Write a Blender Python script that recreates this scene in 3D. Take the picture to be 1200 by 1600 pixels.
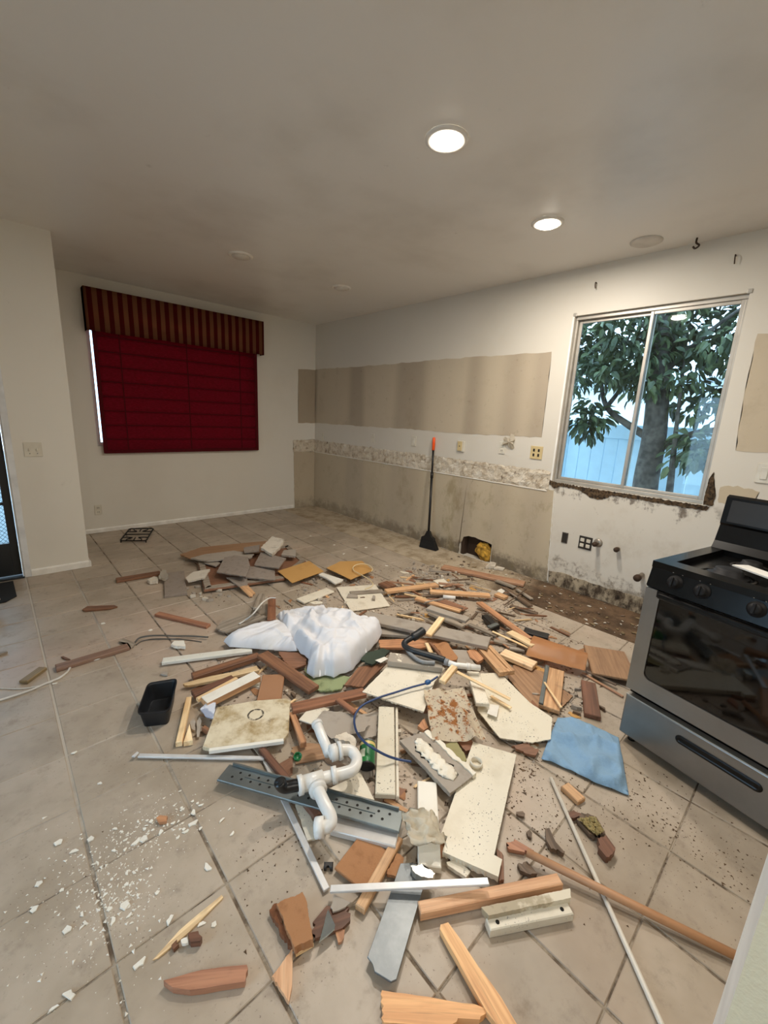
import bpy, bmesh, math, random
from mathutils import Vector, Matrix, noise
R = math.radians
for o in list(bpy.data.objects): bpy.data.objects.remove(o)
sc = bpy.context.scene
COL = sc.collection

# ---------------------------------------------------------------- camera, sky, exposure
CEIL = 2.74
cam_d = bpy.data.cameras.new('camera'); cam = bpy.data.objects.new('camera', cam_d); COL.objects.link(cam)
cam_d.sensor_fit = 'VERTICAL'; cam_d.sensor_height = 36; cam_d.lens = 652.485 / 1600 * 36
cam_d.clip_start = 0.02
_r = Vector((0.73389727, -0.67756334, 0.0479865)); _u = Vector((0.11825399, 0.19701303, 0.97324296)); _f = Vector((0.66888772, 0.70858576, -0.2247119))
cam.matrix_world = Matrix(((_r.x, _u.x, -_f.x, -3.734), (_r.y, _u.y, -_f.y, -5.62386), (_r.z, _u.z, -_f.z, 1.47752), (0, 0, 0, 1)))
sc.camera = cam
sc.view_settings.view_transform = 'Standard'; sc.view_settings.look = 'None'
sc.view_settings.gamma = 1; sc.view_settings.use_curve_mapping = False
sc.view_settings.exposure = 0.40
sc.cycles.use_denoising = True
sc.cycles.max_bounces = 10; sc.cycles.diffuse_bounces = 6; sc.cycles.transparent_max_bounces = 16
sc.cycles.sample_clamp_indirect = 6
world = bpy.data.worlds.new('sky'); sc.world = world; world.use_nodes = True
_bg = world.node_tree.nodes['Background']
_bg.inputs[0].default_value = (0.55, 0.77, 1.0, 1); _bg.inputs[1].default_value = 4.4
LAMP_COL = (1.0, 0.905, 0.79); LAMP_W = 23.5

# ---------------------------------------------------------------- material helpers
def lin(c):
    if isinstance(c, str):
        c = tuple(int(c[i:i + 2], 16) / 255 for i in (0, 2, 4))
    return tuple((x / 12.92 if x <= 0.04045 else ((x + 0.055) / 1.055) ** 2.4) for x in c) + (1,)
class G:
    def __init__(s, name):
        s.m = bpy.data.materials.new(name); s.m.use_nodes = True; s.t = s.m.node_tree
        s.b = s.t.nodes['Principled BSDF']; s.pos = None; s.obj = None
    def n(s, kind, **kw):
        x = s.t.nodes.new(kind)
        for k, v in kw.items(): setattr(x, k, v)
        return x
    def l(s, a, b): s.t.links.new(a, b)
    def put(s, sock, v):
        if hasattr(v, 'links'): s.l(v, sock)
        else: sock.default_value = v
    def world(s):
        if s.pos is None: s.pos = s.n('ShaderNodeNewGeometry').outputs['Position']
        return s.pos
    def local(s):
        if s.obj is None: s.obj = s.n('ShaderNodeTexCoord').outputs['Object']
        return s.obj
    def scale(s, vec, xyz):
        m = s.n('ShaderNodeMapping'); s.l(vec, m.inputs[0]); m.inputs['Scale'].default_value = xyz; return m.outputs[0]
    def noise(s, vec, sc_, det=4, rough=.55, dist=0.0):
        t = s.n('ShaderNodeTexNoise'); s.l(vec, t.inputs['Vector'])
        t.inputs['Scale'].default_value = sc_; t.inputs['Detail'].default_value = det
        t.inputs['Roughness'].default_value = rough; t.inputs['Distortion'].default_value = dist
        return t.outputs['Fac']
    def voro(s, vec, sc_, feature='F1', out='Distance'):
        t = s.n('ShaderNodeTexVoronoi', feature=feature); s.l(vec, t.inputs['Vector']); t.inputs['Scale'].default_value = sc_; return t.outputs[out]
    def math(s, op, a, b=0.0, clamp=False):
        x = s.n('ShaderNodeMath', operation=op, use_clamp=clamp); s.put(x.inputs[0], a); s.put(x.inputs[1], b); return x.outputs[0]
    def ramp(s, v, lo, hi):
        x = s.n('ShaderNodeMapRange', interpolation_type='SMOOTHSTEP'); s.put(x.inputs[0], v); x.inputs[1].default_value = lo; x.inputs[2].default_value = hi; return x.outputs[0]
    def mix(s, f, a, b, blend='MIX'):
        x = s.n('ShaderNodeMix', data_type='RGBA', blend_type=blend); s.put(x.inputs[0], f)
        s.put(x.inputs[6], lin(a) if isinstance(a, (str, tuple)) and not hasattr(a, 'links') else a)
        s.put(x.inputs[7], lin(b) if isinstance(b, (str, tuple)) and not hasattr(b, 'links') else b); return x.outputs[2]
    def sep(s, v):
        x = s.n('ShaderNodeSeparateXYZ'); s.l(v, x.inputs[0]); return x.outputs
    def rand(s): return s.n('ShaderNodeObjectInfo').outputs['Random']
    def bump(s, h, strength=.3, dist=.01):
        x = s.n('ShaderNodeBump'); s.l(h, x.inputs['Height']); x.inputs['Strength'].default_value = strength; x.inputs['Distance'].default_value = dist
        s.l(x.outputs[0], s.b.inputs['Normal'])
    def done(s, col, rough=.6, metal=0.0, spec=None):
        s.put(s.b.inputs['Base Color'], lin(col) if isinstance(col, str) else col)
        s.put(s.b.inputs['Roughness'], rough); s.put(s.b.inputs['Metallic'], metal)
        if spec is not None: s.b.inputs['Specular IOR Level'].default_value = spec
        return s.m
MAT = {}
def plain(name, c, rough=.5, metal=0.0, var=.06, sc_=9, bump=0.0, spec=None):
    g = G(name); f = g.noise(g.local(), sc_, 5)
    a = lin(c); k = g.ramp(f, .3, .7)
    col = g.mix(k, a[:3] and c, c)
    lo = tuple(max(0, x * (1 - 2 * var)) for x in a[:3]) + (1,); hi = tuple(min(1, x * (1 + var)) for x in a[:3]) + (1,)
    x = g.n('ShaderNodeMix', data_type='RGBA'); g.l(k, x.inputs[0]); x.inputs[6].default_value = lo; x.inputs[7].default_value = hi
    if bump: g.bump(g.noise(g.local(), sc_ * 12, 4), bump, .004)
    MAT[name] = g.done(x.outputs[2], rough, metal, spec); return MAT[name]
def wood(name, c1, c2, rough=.55, dirt=.25, var=.18):
    g = G(name); v = g.local(); off = g.n('ShaderNodeVectorMath', operation='ADD'); g.l(v, off.inputs[0])
    rr = g.n('ShaderNodeCombineXYZ'); r = g.math('MULTIPLY', g.rand(), 17.0); g.l(r, rr.inputs[0]); g.l(r, rr.inputs[1]); g.l(rr.outputs[0], off.inputs[1])
    v = off.outputs[0]
    gr = g.noise(g.scale(v, (2.2, 55, 55)), 1.0, 5, .6, .6)
    col = g.mix(g.ramp(gr, .32, .68), c1, c2)
    fine = g.noise(g.scale(v, (6, 220, 220)), 1.0, 2)
    col = g.mix(g.math('MULTIPLY', g.ramp(fine, .55, .75), .25), col, '3a2413')
    d = g.ramp(g.noise(v, 14, 5), .52, .74)
    col = g.mix(g.math('MULTIPLY', d, dirt), col, '4b3a2a')
    h = g.n('ShaderNodeHueSaturation'); g.l(col, h.inputs['Color']); h.inputs['Saturation'].default_value = .88
    g.l(g.math('ADD', g.math('MULTIPLY', g.rand(), 2 * var), 1.38 - var), h.inputs['Value'])
    g.bump(gr, .25, .004)
    MAT[name] = g.done(h.outputs[0], rough); return MAT[name]
def dirty(name, c, d, amt=.6, sc_=26, rough=.55, spots=.0, spotc='2a2018', lo=.5, hi=.72, var=.05, bump=.15):
    g = G(name); v = g.n('ShaderNodeVectorMath', operation='ADD'); g.l(g.local(), v.inputs[0])
    rr = g.n('ShaderNodeCombineXYZ'); r = g.math('MULTIPLY', g.rand(), 11.0); g.l(r, rr.inputs[0]); g.l(r, rr.inputs[2]); g.l(rr.outputs[0], v.inputs[1]); v = v.outputs[0]
    f = g.noise(v, sc_ * .35, 6, .62); col = g.mix(g.math('MULTIPLY', g.ramp(f, lo, hi), amt), c, d)
    if spots:
        s1 = g.ramp(g.noise(v, sc_ * 6, 2, .5), .64, .69); keep = g.ramp(g.noise(v, sc_ * .4, 3), .46, .56)
        col = g.mix(g.math('MULTIPLY', g.math('MULTIPLY', s1, keep), spots), col, spotc)
    h = g.n('ShaderNodeHueSaturation'); g.l(col, h.inputs['Color']); g.l(g.math('ADD', g.math('MULTIPLY', g.rand(), 2 * var), 1 - var), h.inputs['Value'])
    if bump: g.bump(g.noise(v, sc_ * 3, 4), bump, .004)
    MAT[name] = g.done(h.outputs[0], rough); return MAT[name]

# ---------------------------------------------------------------- mesh helpers
def link(name, me, mats=(), parent=None, loc=None, mw=None):
    o = bpy.data.objects.new(name, me); COL.objects.link(o)
    for m in (mats if isinstance(mats, (list, tuple)) else [mats]):
        if me is not None: me.materials.append(MAT[m] if isinstance(m, str) else m)
    if mw is not None: o.matrix_world = mw
    if loc is not None: o.location = loc
    if parent is not None: o.parent = parent
    return o
def tag(o, label, cat, group=None):
    o['label'] = label; o['category'] = cat
    if group: o['group'] = group
    return o
def struct(o): o['kind'] = 'structure'; return o
def empty(name, loc=(0, 0, 0), rz=0.0):
    o = bpy.data.objects.new(name, None); COL.objects.link(o); o.location = loc; o.rotation_euler = (0, 0, rz); o.empty_display_size = .1; return o
def bm_mesh(bm, name, smooth=False):
    bmesh.ops.recalc_face_normals(bm, faces=bm.faces[:])
    me = bpy.data.meshes.new(name); bm.to_mesh(me); bm.free()
    if smooth:
        for p in me.polygons: p.use_smooth = True
    return me
def box_bm(bm, lo, hi, bev=0.0):
    x0, y0, z0 = lo; x1, y1, z1 = hi
    vs = [bm.verts.new(c) for c in ((x0, y0, z0), (x1, y0, z0), (x1, y1, z0), (x0, y1, z0), (x0, y0, z1), (x1, y0, z1), (x1, y1, z1), (x0, y1, z1))]
    fs = [bm.faces.new([vs[i] for i in f]) for f in ((0, 3, 2, 1), (4, 5, 6, 7), (0, 1, 5, 4), (1, 2, 6, 5), (2, 3, 7, 6), (3, 0, 4, 7))]
    if bev:
        es = list({e for f in fs for e in f.edges}); bmesh.ops.bevel(bm, geom=es, offset=bev, segments=2, affect='EDGES', profile=.5)
    return fs
def box(name, lo, hi, mat, parent=None, bev=0.0):
    bm = bmesh.new(); box_bm(bm, lo, hi, bev); return link(name, bm_mesh(bm, name), mat, parent)
def lathe(name, prof, mat, parent=None, seg=24, mw=None, smooth=True):
    bm = bmesh.new(); rings = []
    for r, z in prof:
        rings.append([bm.verts.new((0, 0, z))] if r < 1e-6 else [bm.verts.new((r * math.cos(2 * math.pi * i / seg), r * math.sin(2 * math.pi * i / seg), z)) for i in range(seg)])
    for a, b in zip(rings, rings[1:]):
        for i in range(seg):
            j = (i + 1) % seg
            if len(a) == 1 and len(b) == 1: continue
            if len(a) == 1: bm.faces.new((a[0], b[i], b[j]))
            elif len(b) == 1: bm.faces.new((a[i], a[j], b[0]))
            else: bm.faces.new((a[i], a[j], b[j], b[i]))
    me = bm_mesh(bm, name, smooth)
    return link(name, me, mat, parent, mw=mw)
def smooth_path(pts, n=8, closed=False):
    P = [Vector(p) for p in pts]; out = []
    for i in range(len(P) - 1):
        p0 = P[max(0, i - 1)]; p1 = P[i]; p2 = P[i + 1]; p3 = P[min(len(P) - 1, i + 2)]
        for k in range(n):
            t = k / n
            out.append(.5 * ((2 * p1) + (p2 - p0) * t + (2 * p0 - 5 * p1 + 4 * p2 - p3) * t * t + (3 * p1 - p0 - 3 * p2 + p3) * t ** 3))
    out.append(P[-1]); return out
def tube_bm(bm, pts, rad, seg=8, caps=True):
    pts = [Vector(p) for p in pts]; rings = []; up = None
    for i, p in enumerate(pts):
        d = (pts[min(i + 1, len(pts) - 1)] - pts[max(i - 1, 0)]).normalized()
        if up is None: up = d.orthogonal().normalized()
        up = (up - d * up.dot(d)).normalized(); s = d.cross(up)
        r = rad(i / (len(pts) - 1)) if callable(rad) else rad
        rings.append([bm.verts.new(p + (up * math.cos(2 * math.pi * k / seg) + s * math.sin(2 * math.pi * k / seg)) * r) for k in range(seg)])
    for a, b in zip(rings, rings[1:]):
        for k in range(seg): bm.faces.new((a[k], a[(k + 1) % seg], b[(k + 1) % seg], b[k]))
    if caps: bm.faces.new(rings[0][::-1]); bm.faces.new(rings[-1])
def tube(name, pts, rad, mat, parent=None, seg=8, caps=True, smooth=True):
    bm = bmesh.new(); tube_bm(bm, pts, rad, seg, caps)
    return link(name, bm_mesh(bm, name, smooth), mat, parent)
def base_of(o):
    """give a thing made of one world-space mesh an origin at its own base"""
    me = o.data; vs = [v.co.copy() for v in me.vertices]
    c = Vector((sum(v.x for v in vs) / len(vs), sum(v.y for v in vs) / len(vs), min(v.z for v in vs)))
    me.transform(Matrix.Translation(-c)); o.location = c; return o
def jagged(poly, amt, step, rnd):
    out = []
    for i in range(len(poly)):
        a = Vector(poly[i]); b = Vector(poly[(i + 1) % len(poly)]); n = max(1, int((b - a).length / step)); d = b - a
        nn = Vector((-d.y, d.x)).normalized() if d.length > 1e-9 else Vector((0, 0))
        for k in range(n):
            t = k / n; out.append(a + d * t + (nn * rnd.uniform(-amt, amt) if k else nn * 0))
    return out
def wall_cells(name, us, zs, gone, place, mat, th):
    """a wall slab made of one welded skin with rectangular openings; place(u, w, z) -> world"""
    bm = bmesh.new(); cache = {}
    def V(i, j, k):
        if (i, j, k) not in cache: cache[i, j, k] = bm.verts.new(place(us[i], th * k, zs[j]))
        return cache[i, j, k]
    nu, nz = len(us) - 1, len(zs) - 1
    def solid(i, j):
        if not (0 <= i < nu and 0 <= j < nz): return False
        uc = (us[i] + us[i + 1]) / 2; zc = (zs[j] + zs[j + 1]) / 2
        return not any(a < uc < b and c < zc < d for a, b, c, d in gone)
    for i in range(nu):
        for j in range(nz):
            if not solid(i, j): continue
            for k in (0, 1): bm.faces.new((V(i, j, k), V(i + 1, j, k), V(i + 1, j + 1, k), V(i, j + 1, k)))
            for di, dj, e in ((-1, 0, ((i, j), (i, j + 1))), (1, 0, ((i + 1, j), (i + 1, j + 1))), (0, -1, ((i, j), (i + 1, j))), (0, 1, ((i, j + 1), (i + 1, j + 1)))):
                if not solid(i + di, j + dj):
                    (a, b), (c, d) = e; bm.faces.new((V(a, b, 0), V(c, d, 0), V(c, d, 1), V(a, b, 1)))
    return struct(link(name, bm_mesh(bm, name), mat))
def plate(name, poly, place, th, mats, parent=None, jag=0.0, step=.05, seed=1, side=None):
    """flat sheet from a 2-D outline; place(u, v, w) -> world, w = 0 back, th = front"""
    rnd = random.Random(seed); pts = jagged(poly, jag, step, rnd) if jag else [Vector(p) for p in poly]
    bm = bmesh.new(); a = [bm.verts.new(place(p.x, p.y, th)) for p in pts]; b = [bm.verts.new(place(p.x, p.y, 0)) for p in pts]
    f = bm.faces.new(a); f2 = bm.faces.new(b[::-1]); n = len(a)
    for i in range(n):
        q = bm.faces.new((a[i], a[(i + 1) % n], b[(i + 1) % n], b[i])); q.material_index = 1 if isinstance(mats, (list, tuple)) and len(mats) > 1 else 0
    bmesh.ops.triangulate(bm, faces=[f, f2])
    return link(name, bm_mesh(bm, name), mats, parent)

# ---------------------------------------------------------------- materials
def paint_wall(name, c, rough=.55, stain='8d8272', amt=.25, bump=.06):
    g = G(name); p = g.world(); f = g.noise(p, 1.1, 5); col = g.mix(g.math('MULTIPLY', g.ramp(f, .45, .75), amt), c, stain)
    s = g.ramp(g.noise(p, 7, 6, .7), .66, .78); col = g.mix(g.math('MULTIPLY', s, amt * .6), col, '6d6152')
    g.bump(g.noise(p, 160, 3), bump, .003); MAT[name] = g.done(col, rough); return MAT[name]
paint_wall('ceiling_paint', 'e6e3dd', .36, 'cbc6bd', .6, .03)
paint_wall('wall_paint', 'dfdcd3', .5, 'cbc5b8', .3)
paint_wall('cream_orange_peel', 'e4dabd', .5, 'd6c9a8', .2, .5)
plain('white_trim', 'ecebe6', .4)
g = G('wall_paint_kitchen'); p = g.world(); s = g.sep(p); col = g.mix(g.math('MULTIPLY', g.ramp(g.noise(p, 1.1, 5), .45, .75), .3), 'd5d0c5', 'c3bbab')
ny = g.math('MULTIPLY', g.ramp(s[1], -3.85, -4.0), g.ramp(s[1], -5.25, -5.05)); lowz = g.ramp(s[2], .98, .90)
m1 = g.ramp(g.math('ADD', g.noise(g.scale(p, (1, 1, .7)), 8, 8, .72), g.math('MULTIPLY', g.ramp(s[2], .72, .96), .2)), .64, .76); col = g.mix(g.math('MULTIPLY', g.math('MULTIPLY', m1, ny), g.math('MULTIPLY', lowz, .85)), col, '55473a')
m2 = g.ramp(g.math('ADD', g.noise(p, 10, 8, .74), g.math('MULTIPLY', g.ramp(s[2], .45, .05), .22)), .62, .78); col = g.mix(g.math('MULTIPLY', g.math('MULTIPLY', m2, ny), g.math('MULTIPLY', lowz, .7)), col, '6b5d4a')
dk = g.math('MULTIPLY', g.ramp(g.noise(p, 3, 6, .7), .5, .72), ny); col = g.mix(g.math('MULTIPLY', g.math('MULTIPLY', dk, lowz), .3), col, 'a3937a')
g.bump(g.noise(p, 160, 3), .06, .003); MAT['wall_paint_kitchen'] = g.done(col, .5)
def bare(name, c1, c2, stain, amt, mould=0.0, lo=.5):
    g = G(name); p = g.world(); s = g.sep(p)
    band = g.noise(g.scale(p, (1, 1.3, .06)), 1.0, 1); col = g.mix(g.ramp(band, .44, .53), c1, c2)
    f = g.ramp(g.noise(p, 3.2, 7, .66), lo, .78); col = g.mix(g.math('MULTIPLY', f, amt), col, stain)
    e = g.ramp(g.noise(p, 14, 6, .7), .60, .72); col = g.mix(g.math('MULTIPLY', e, amt * .8), col, '5d5140')
    if mould:
        low = g.ramp(s[2], .34, .02); m = g.ramp(g.math('MULTIPLY', g.noise(p, 6, 7, .7), g.math('ADD', low, .35)), .42, .75)
        near = g.ramp(s[1], -.6, -3.4)
        col = g.mix(g.math('MULTIPLY', g.math('MULTIPLY', m, g.math('ADD', g.math('MULTIPLY', near, .5), .5)), mould), col, '4a3e30')
        e2 = g.ramp(g.noise(g.scale(p, (1, 1, .55)), 2.4, 6, .7), .5, .66); col = g.mix(g.math('MULTIPLY', g.math('MULTIPLY', e2, near), .65), col, '857651')
    g.bump(g.noise(p, 60, 5), .2, .004); MAT[name] = g.done(col, .8); return MAT[name]
bare('bare_upper', 'aa9d8a', 'c1b49e', '968873', .4)
bare('bare_lower', 'b5a893', 'c0b39b', '938468', .45, .75)
g = G('torn_backsplash'); p = g.world(); f = g.noise(p, 16, 7, .68); col = g.mix(g.ramp(f, .36, .56), 'b0a18c', 'd2c8b6')
col = g.mix(g.math('MULTIPLY', g.ramp(g.noise(g.scale(p, (1, 1, .55)), 19, 6, .62), .60, .66), .85), col, '5d4936'); col = g.mix(g.ramp(g.noise(p, 7, 4), .52, .62), col, 'd9d1c2'); g.bump(f, .8, .02); MAT['torn_backsplash'] = g.done(col, .9)
g = G('mould'); p = g.world(); f = g.noise(g.scale(p, (1, 1, .6)), 7, 8, .74); col = g.mix(g.ramp(f, .38, .60), 'b5a78f', '46392c'); col = g.mix(g.ramp(g.noise(p, 22, 6), .52, .7), col, '241c16'); MAT['mould'] = g.done(col, .9)
g = G('rot'); p = g.world(); f = g.noise(p, 40, 7, .7); col = g.mix(g.ramp(f, .35, .65), '1f1710', '6b563e'); g.bump(f, 1, .02); MAT['rot'] = g.done(col, .95)
g = G('tile'); p = g.world(); big = g.noise(p, 3.2, 4, .6); col = g.mix(g.ramp(big, .35, .68), 'b6a999', 'a39685')
pk = g.ramp(g.noise(p, .9, 2), .52, .66); col = g.mix(g.math('MULTIPLY', pk, .45), col, 'bda594')
v = g.ramp(g.noise(p, 13, 7, .68), .5, .76); col = g.mix(g.math('MULTIPLY', v, .5), col, '7f7264')
sp = g.math('MULTIPLY', g.ramp(g.noise(p, 110, 2), .66, .71), g.ramp(g.noise(p, 2.5, 4), .45, .6)); col = g.mix(g.math('MULTIPLY', sp, .6), col, '4f4032')
h = g.n('ShaderNodeHueSaturation'); g.l(col, h.inputs['Color']); g.l(g.math('ADD', g.math('MULTIPLY', g.rand(), .14), .93), h.inputs['Value'])
g.bump(g.noise(p, 30, 6), .12, .004); MAT['tile'] = g.done(h.outputs[0], g.math('ADD', g.math('MULTIPLY', v, .2), .42))
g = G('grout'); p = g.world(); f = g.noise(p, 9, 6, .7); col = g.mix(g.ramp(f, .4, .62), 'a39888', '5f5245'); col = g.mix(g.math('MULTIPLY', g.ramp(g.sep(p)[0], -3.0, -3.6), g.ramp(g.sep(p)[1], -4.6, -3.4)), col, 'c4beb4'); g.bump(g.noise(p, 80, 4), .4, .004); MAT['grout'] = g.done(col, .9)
g = G('subfloor'); p = g.world(); s = g.sep(p); f = g.noise(p, 5, 7, .68)
br = g.ramp(g.math('ADD', s[1], g.math('MULTIPLY', g.noise(p, 3, 4), 1.0)), -2.95, -3.5)
pale = g.mix(g.ramp(f, .4, .65), 'bcae98', '97876f'); dark = g.mix(g.ramp(f, .38, .62), '6d5640', '4a3928')
col = g.mix(br, pale, dark); g.bump(g.noise(p, 40, 6), .5, .006); MAT['subfloor'] = g.done(col, .9)
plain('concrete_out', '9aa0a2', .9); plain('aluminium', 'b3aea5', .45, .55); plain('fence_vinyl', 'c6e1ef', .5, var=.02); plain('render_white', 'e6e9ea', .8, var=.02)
plain('bark', '5f5a55', .9, var=.3, sc_=14, bump=.6); plain('leaf_green', '62704a', .5, var=.25, sc_=3); plain('leaf_dark', '435337', .5, var=.25, sc_=3)
def glass(name, tint, refl=.08):
    m = bpy.data.materials.new(name); m.use_nodes = True; t = m.node_tree; t.nodes.remove(t.nodes['Principled BSDF']); out = t.nodes['Material Output']
    a = t.nodes.new('ShaderNodeBsdfTransparent'); a.inputs[0].default_value = tint; b = t.nodes.new('ShaderNodeBsdfGlossy'); b.inputs['Roughness'].default_value = .02
    f = t.nodes.new('ShaderNodeFresnel'); f.inputs[0].default_value = 1.45; x = t.nodes.new('ShaderNodeMixShader')
    t.links.new(f.outputs[0], x.inputs[0]); t.links.new(a.outputs[0], x.inputs[1]); t.links.new(b.outputs[0], x.inputs[2]); t.links.new(x.outputs[0], out.inputs[0]); MAT[name] = m
glass('window_glass', (.90, .95, .96, 1)); glass('screen_glass', (.66, .72, .74, 1))

# ================================================================ THE SETTING
WT = .13
# ---- floor: grout bed + tiles laid one by one (12 inch grid)
TS, TX, TY = .30833, -3.65964, -4.57205
XL, YF = -5.3, -7.4
SUBX = TX + TS * 10 + .002                      # tiles stop at the old cabinet line
floor = struct(link('floor', bm_mesh((lambda b: (box_bm(b, (XL, YF, -.14), (SUBX, 0, -.004)), b)[1])(bmesh.new()), 'floor'), 'grout'))
struct(link('floor_subfloor', bm_mesh((lambda b: (box_bm(b, (SUBX, YF, -.14), (0, 0, -.003)), b)[1])(bmesh.new()), 'floor_subfloor'), 'subfloor'))
def tile_mesh():
    bm = bmesh.new(); h = TS / 2 - .005; k = TS / 2 - .0025; box_bm(bm, (-h, -k, -.008), (h, k, 0))
    top = [f for f in bm.faces if f.calc_center_median().z > -.001]; es = [e for e in top[0].edges]
    bmesh.ops.bevel(bm, geom=es, offset=.0025, segments=1, affect='EDGES'); return bm_mesh(bm, 'tile')
tm = tile_mesh(); tm.materials.append(MAT['tile']); rt = random.Random(3)
def seen(p):
    d = Vector(p) - cam.location; z = d.dot(_f)
    return z > .05 and abs(d.dot(_r) / z) < 600 / 652.5 and abs(d.dot(_u) / z) < 800 / 652.5
rest = bmesh.new(); ntile = 0
for i in range(-6, 10):
    for j in range(-10, 15):
        cx, cy = TX + TS * (i + .5), TY + TS * (j + .5)
        if cy > .05 or cx < XL or cy < YF or (cy > -1.17 and cx < -3.3): continue
        h = TS / 2
        if any(seen((cx + a * h, cy + b * h, 0)) for a in (-1, 0, 1) for b in (-1, 0, 1)):
            o = bpy.data.objects.new('tile', tm); COL.objects.link(o); o.parent = floor; ntile += 1
            o.location = (cx, cy, rt.uniform(-.0012, .0006)); o.rotation_euler = (rt.uniform(-.003, .003), rt.uniform(-.003, .003), rt.uniform(-.004, .004))
            if cy + h > -.001:
                k = (-.002 - (cy - h)) / TS; o.scale.y = k; o.location.y = cy - h + TS * k / 2
        else:
            box_bm(rest, (cx - h + .0035, cy - h + .0035, -.008), (cx + h - .0035, cy + h - .0035, 0))
o = link('tile_field', bm_mesh(rest, 'tile_field'), 'tile', floor); o['kind'] = 'stuff'
# ---- ceiling and walls
struct(box('ceiling', (XL - .2, YF - .2, CEIL), (.3, .3, CEIL + .15), 'ceiling_paint'))
W0, W1, WB, WTOP = -5.03, -3.895, .955, 2.372     # kitchen window opening
onR = lambda u, w, z: (w, u, z)
onRp = lambda u, v, w: (-w, u, v)
wall_right = wall_cells('wall_right', [YF, W0, W1, -3.345, -2.945, WT], [-.1, 0, .235, WB, WTOP, CEIL], [(W0, W1, WB, WTOP), (-3.345, -2.945, 0, .235)], onR, 'wall_paint_kitchen', WT)
B0, B1, BB, BT = -2.872, -1.06, .99, 2.45
wall_back = wall_cells('wall_back', [-3.42, B0, B1, 0], [-.1, BB, BT, CEIL], [(B0, B1, BB, BT)], lambda u, w, z: (u, w, z), 'wall_paint', WT)
DX0, DX1, DH = -4.56, -3.665, 2.06
YE = -1.17
wall_entry = wall_cells('wall_entry', [XL, DX0, DX1, -3.212], [-.1, 0.0, DH, CEIL], [(DX0, DX1, 0, DH)], lambda u, w, z: (u, YE + w, z), 'wall_paint', .12)
struct(box('wall_nook', (-3.33, YE + .12, -.1), (-3.212, 0, CEIL), 'wall_paint'))
L0, L1 = -5.25, -3.75
wall_left = wall_cells('wall_left', [YF, L0, L1, YE + .12], [-.1, .05, 2.1, CEIL], [(L0, L1, .05, 2.1)], lambda u, w, z: (XL - w, u, z), 'wall_paint', WT)
struct(box('wall_front', (XL - WT, YF - WT, -.1), (WT, YF, CEIL), 'wall_paint'))
# partition end right beside the camera: painted end, orange-peel face
bm = bmesh.new(); fs = box_bm(bm, (-3.285, YF, -.003), (-3.167, -5.658, CEIL)); bm.faces.ensure_lookup_table()
bm.normal_update()
for f in bm.faces: f.material_index = 1 if f.normal.y > .5 else 0
me = bpy.data.meshes.new('wall_partition'); bm.to_mesh(me); bm.free(); struct(link('wall_partition', me, ['cream_orange_peel', 'white_trim']))
# ---- baseboards
def skirting(name, a, b, nrm, h=.075):
    a, b, n = Vector(a), Vector(b), Vector(nrm); bm = bmesh.new()
    prof = [(.001, 0), (.014, 0), (.014, h - .012), (.009, h), (.001, h)]
    A = [bm.verts.new(a + n * p + Vector((0, 0, z + .001))) for p, z in prof]; B = [bm.verts.new(b + n * p + Vector((0, 0, z + .001))) for p, z in prof]
    k = len(prof)
    for i in range(k): bm.faces.new((A[i], A[(i + 1) % k], B[(i + 1) % k], B[i]))
    bm.faces.new(A); bm.faces.new(B[::-1]); return struct(link(name, bm_mesh(bm, name), 'white_trim'))
skirting('baseboard_back', (-3.20, 0, 0), (-.385, 0, 0), (0, -1, 0), .05)
skirting('baseboard_entry', (-3.62, YE, 0), (-3.212, YE, 0), (0, -1, 0), .06)
skirting('baseboard_nook', (-3.212, YE - .014, 0), (-3.212, 0, 0), (1, 0, 0), .06)
# ---- what the cabinets left behind on the kitchen wall
PR = wall_right
plate('bare_upper_patch', [(-.002, 1.313), (-1.2, 1.322), (-2.2, 1.335), (-2.9, 1.328), (-3.74, 1.352), (-3.735, 1.75), (-3.728, 2.10), (-2.6, 2.108), (-1.3, 2.102), (-.002, 2.108)], onRp, .002, 'bare_upper', PR, .006, .06, 4)
plate('bare_lower_panel', [(-.002, .0), (-2.93, 0), (-2.938, .05), (-2.925, .10), (-2.965, .15), (-2.98, .205), (-3.05, .232), (-3.13, .238), (-3.22, .225), (-3.29, .222), (-3.35, .21), (-3.352, .08), (-3.355, .0), (-3.99, 0), (-3.965, .25), (-3.95, .5), (-3.935, .72), (-3.93, .885), (-2.4, .872), (-.002, .866)], onRp, .003, 'bare_lower', PR, .004, .04, 5)
plate('bare_patch', [(-5.145, 1.36), (-6.1, 1.36), (-6.1, 2.115), (-5.118, 2.112), (-5.12, 1.75)], onRp, .002, 'bare_upper', PR, .006, .05, 6)
bm = bmesh.new(); NU, NZ = 260, 12; rv = []                # torn tile-adhesive strip, real relief
for i in range(NU + 1):
    u = -.004 - 3.87 * i / NU; col_ = []
    lo = .872 + .010 * noise.noise((u * 6, 0, 3)) ; hi = 1.052 + .016 * noise.noise((u * 7, 5, 1)) + .012 * noise.noise((u * 21, 2, 1))
    for j in range(NZ + 1):
        z = lo + (hi - lo) * j / NZ; edge = min(j, NZ - j) / NZ
        d = .003 + .014 * max(0, noise.noise((u * 13, z * 15, .3)) + .25) * min(1, edge * 6) + .009 * abs(noise.noise((u * 37, z * 40, 8)))
        col_.append(bm.verts.new((-d, u, z)))
    rv.append(col_)
for i in range(NU):
    for j in range(NZ): bm.faces.new((rv[i][j], rv[i + 1][j], rv[i + 1][j + 1], rv[i][j + 1]))
link('torn_backsplash_strip', bm_mesh(bm, 'torn_backsplash_strip'), 'torn_backsplash', PR)
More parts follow.
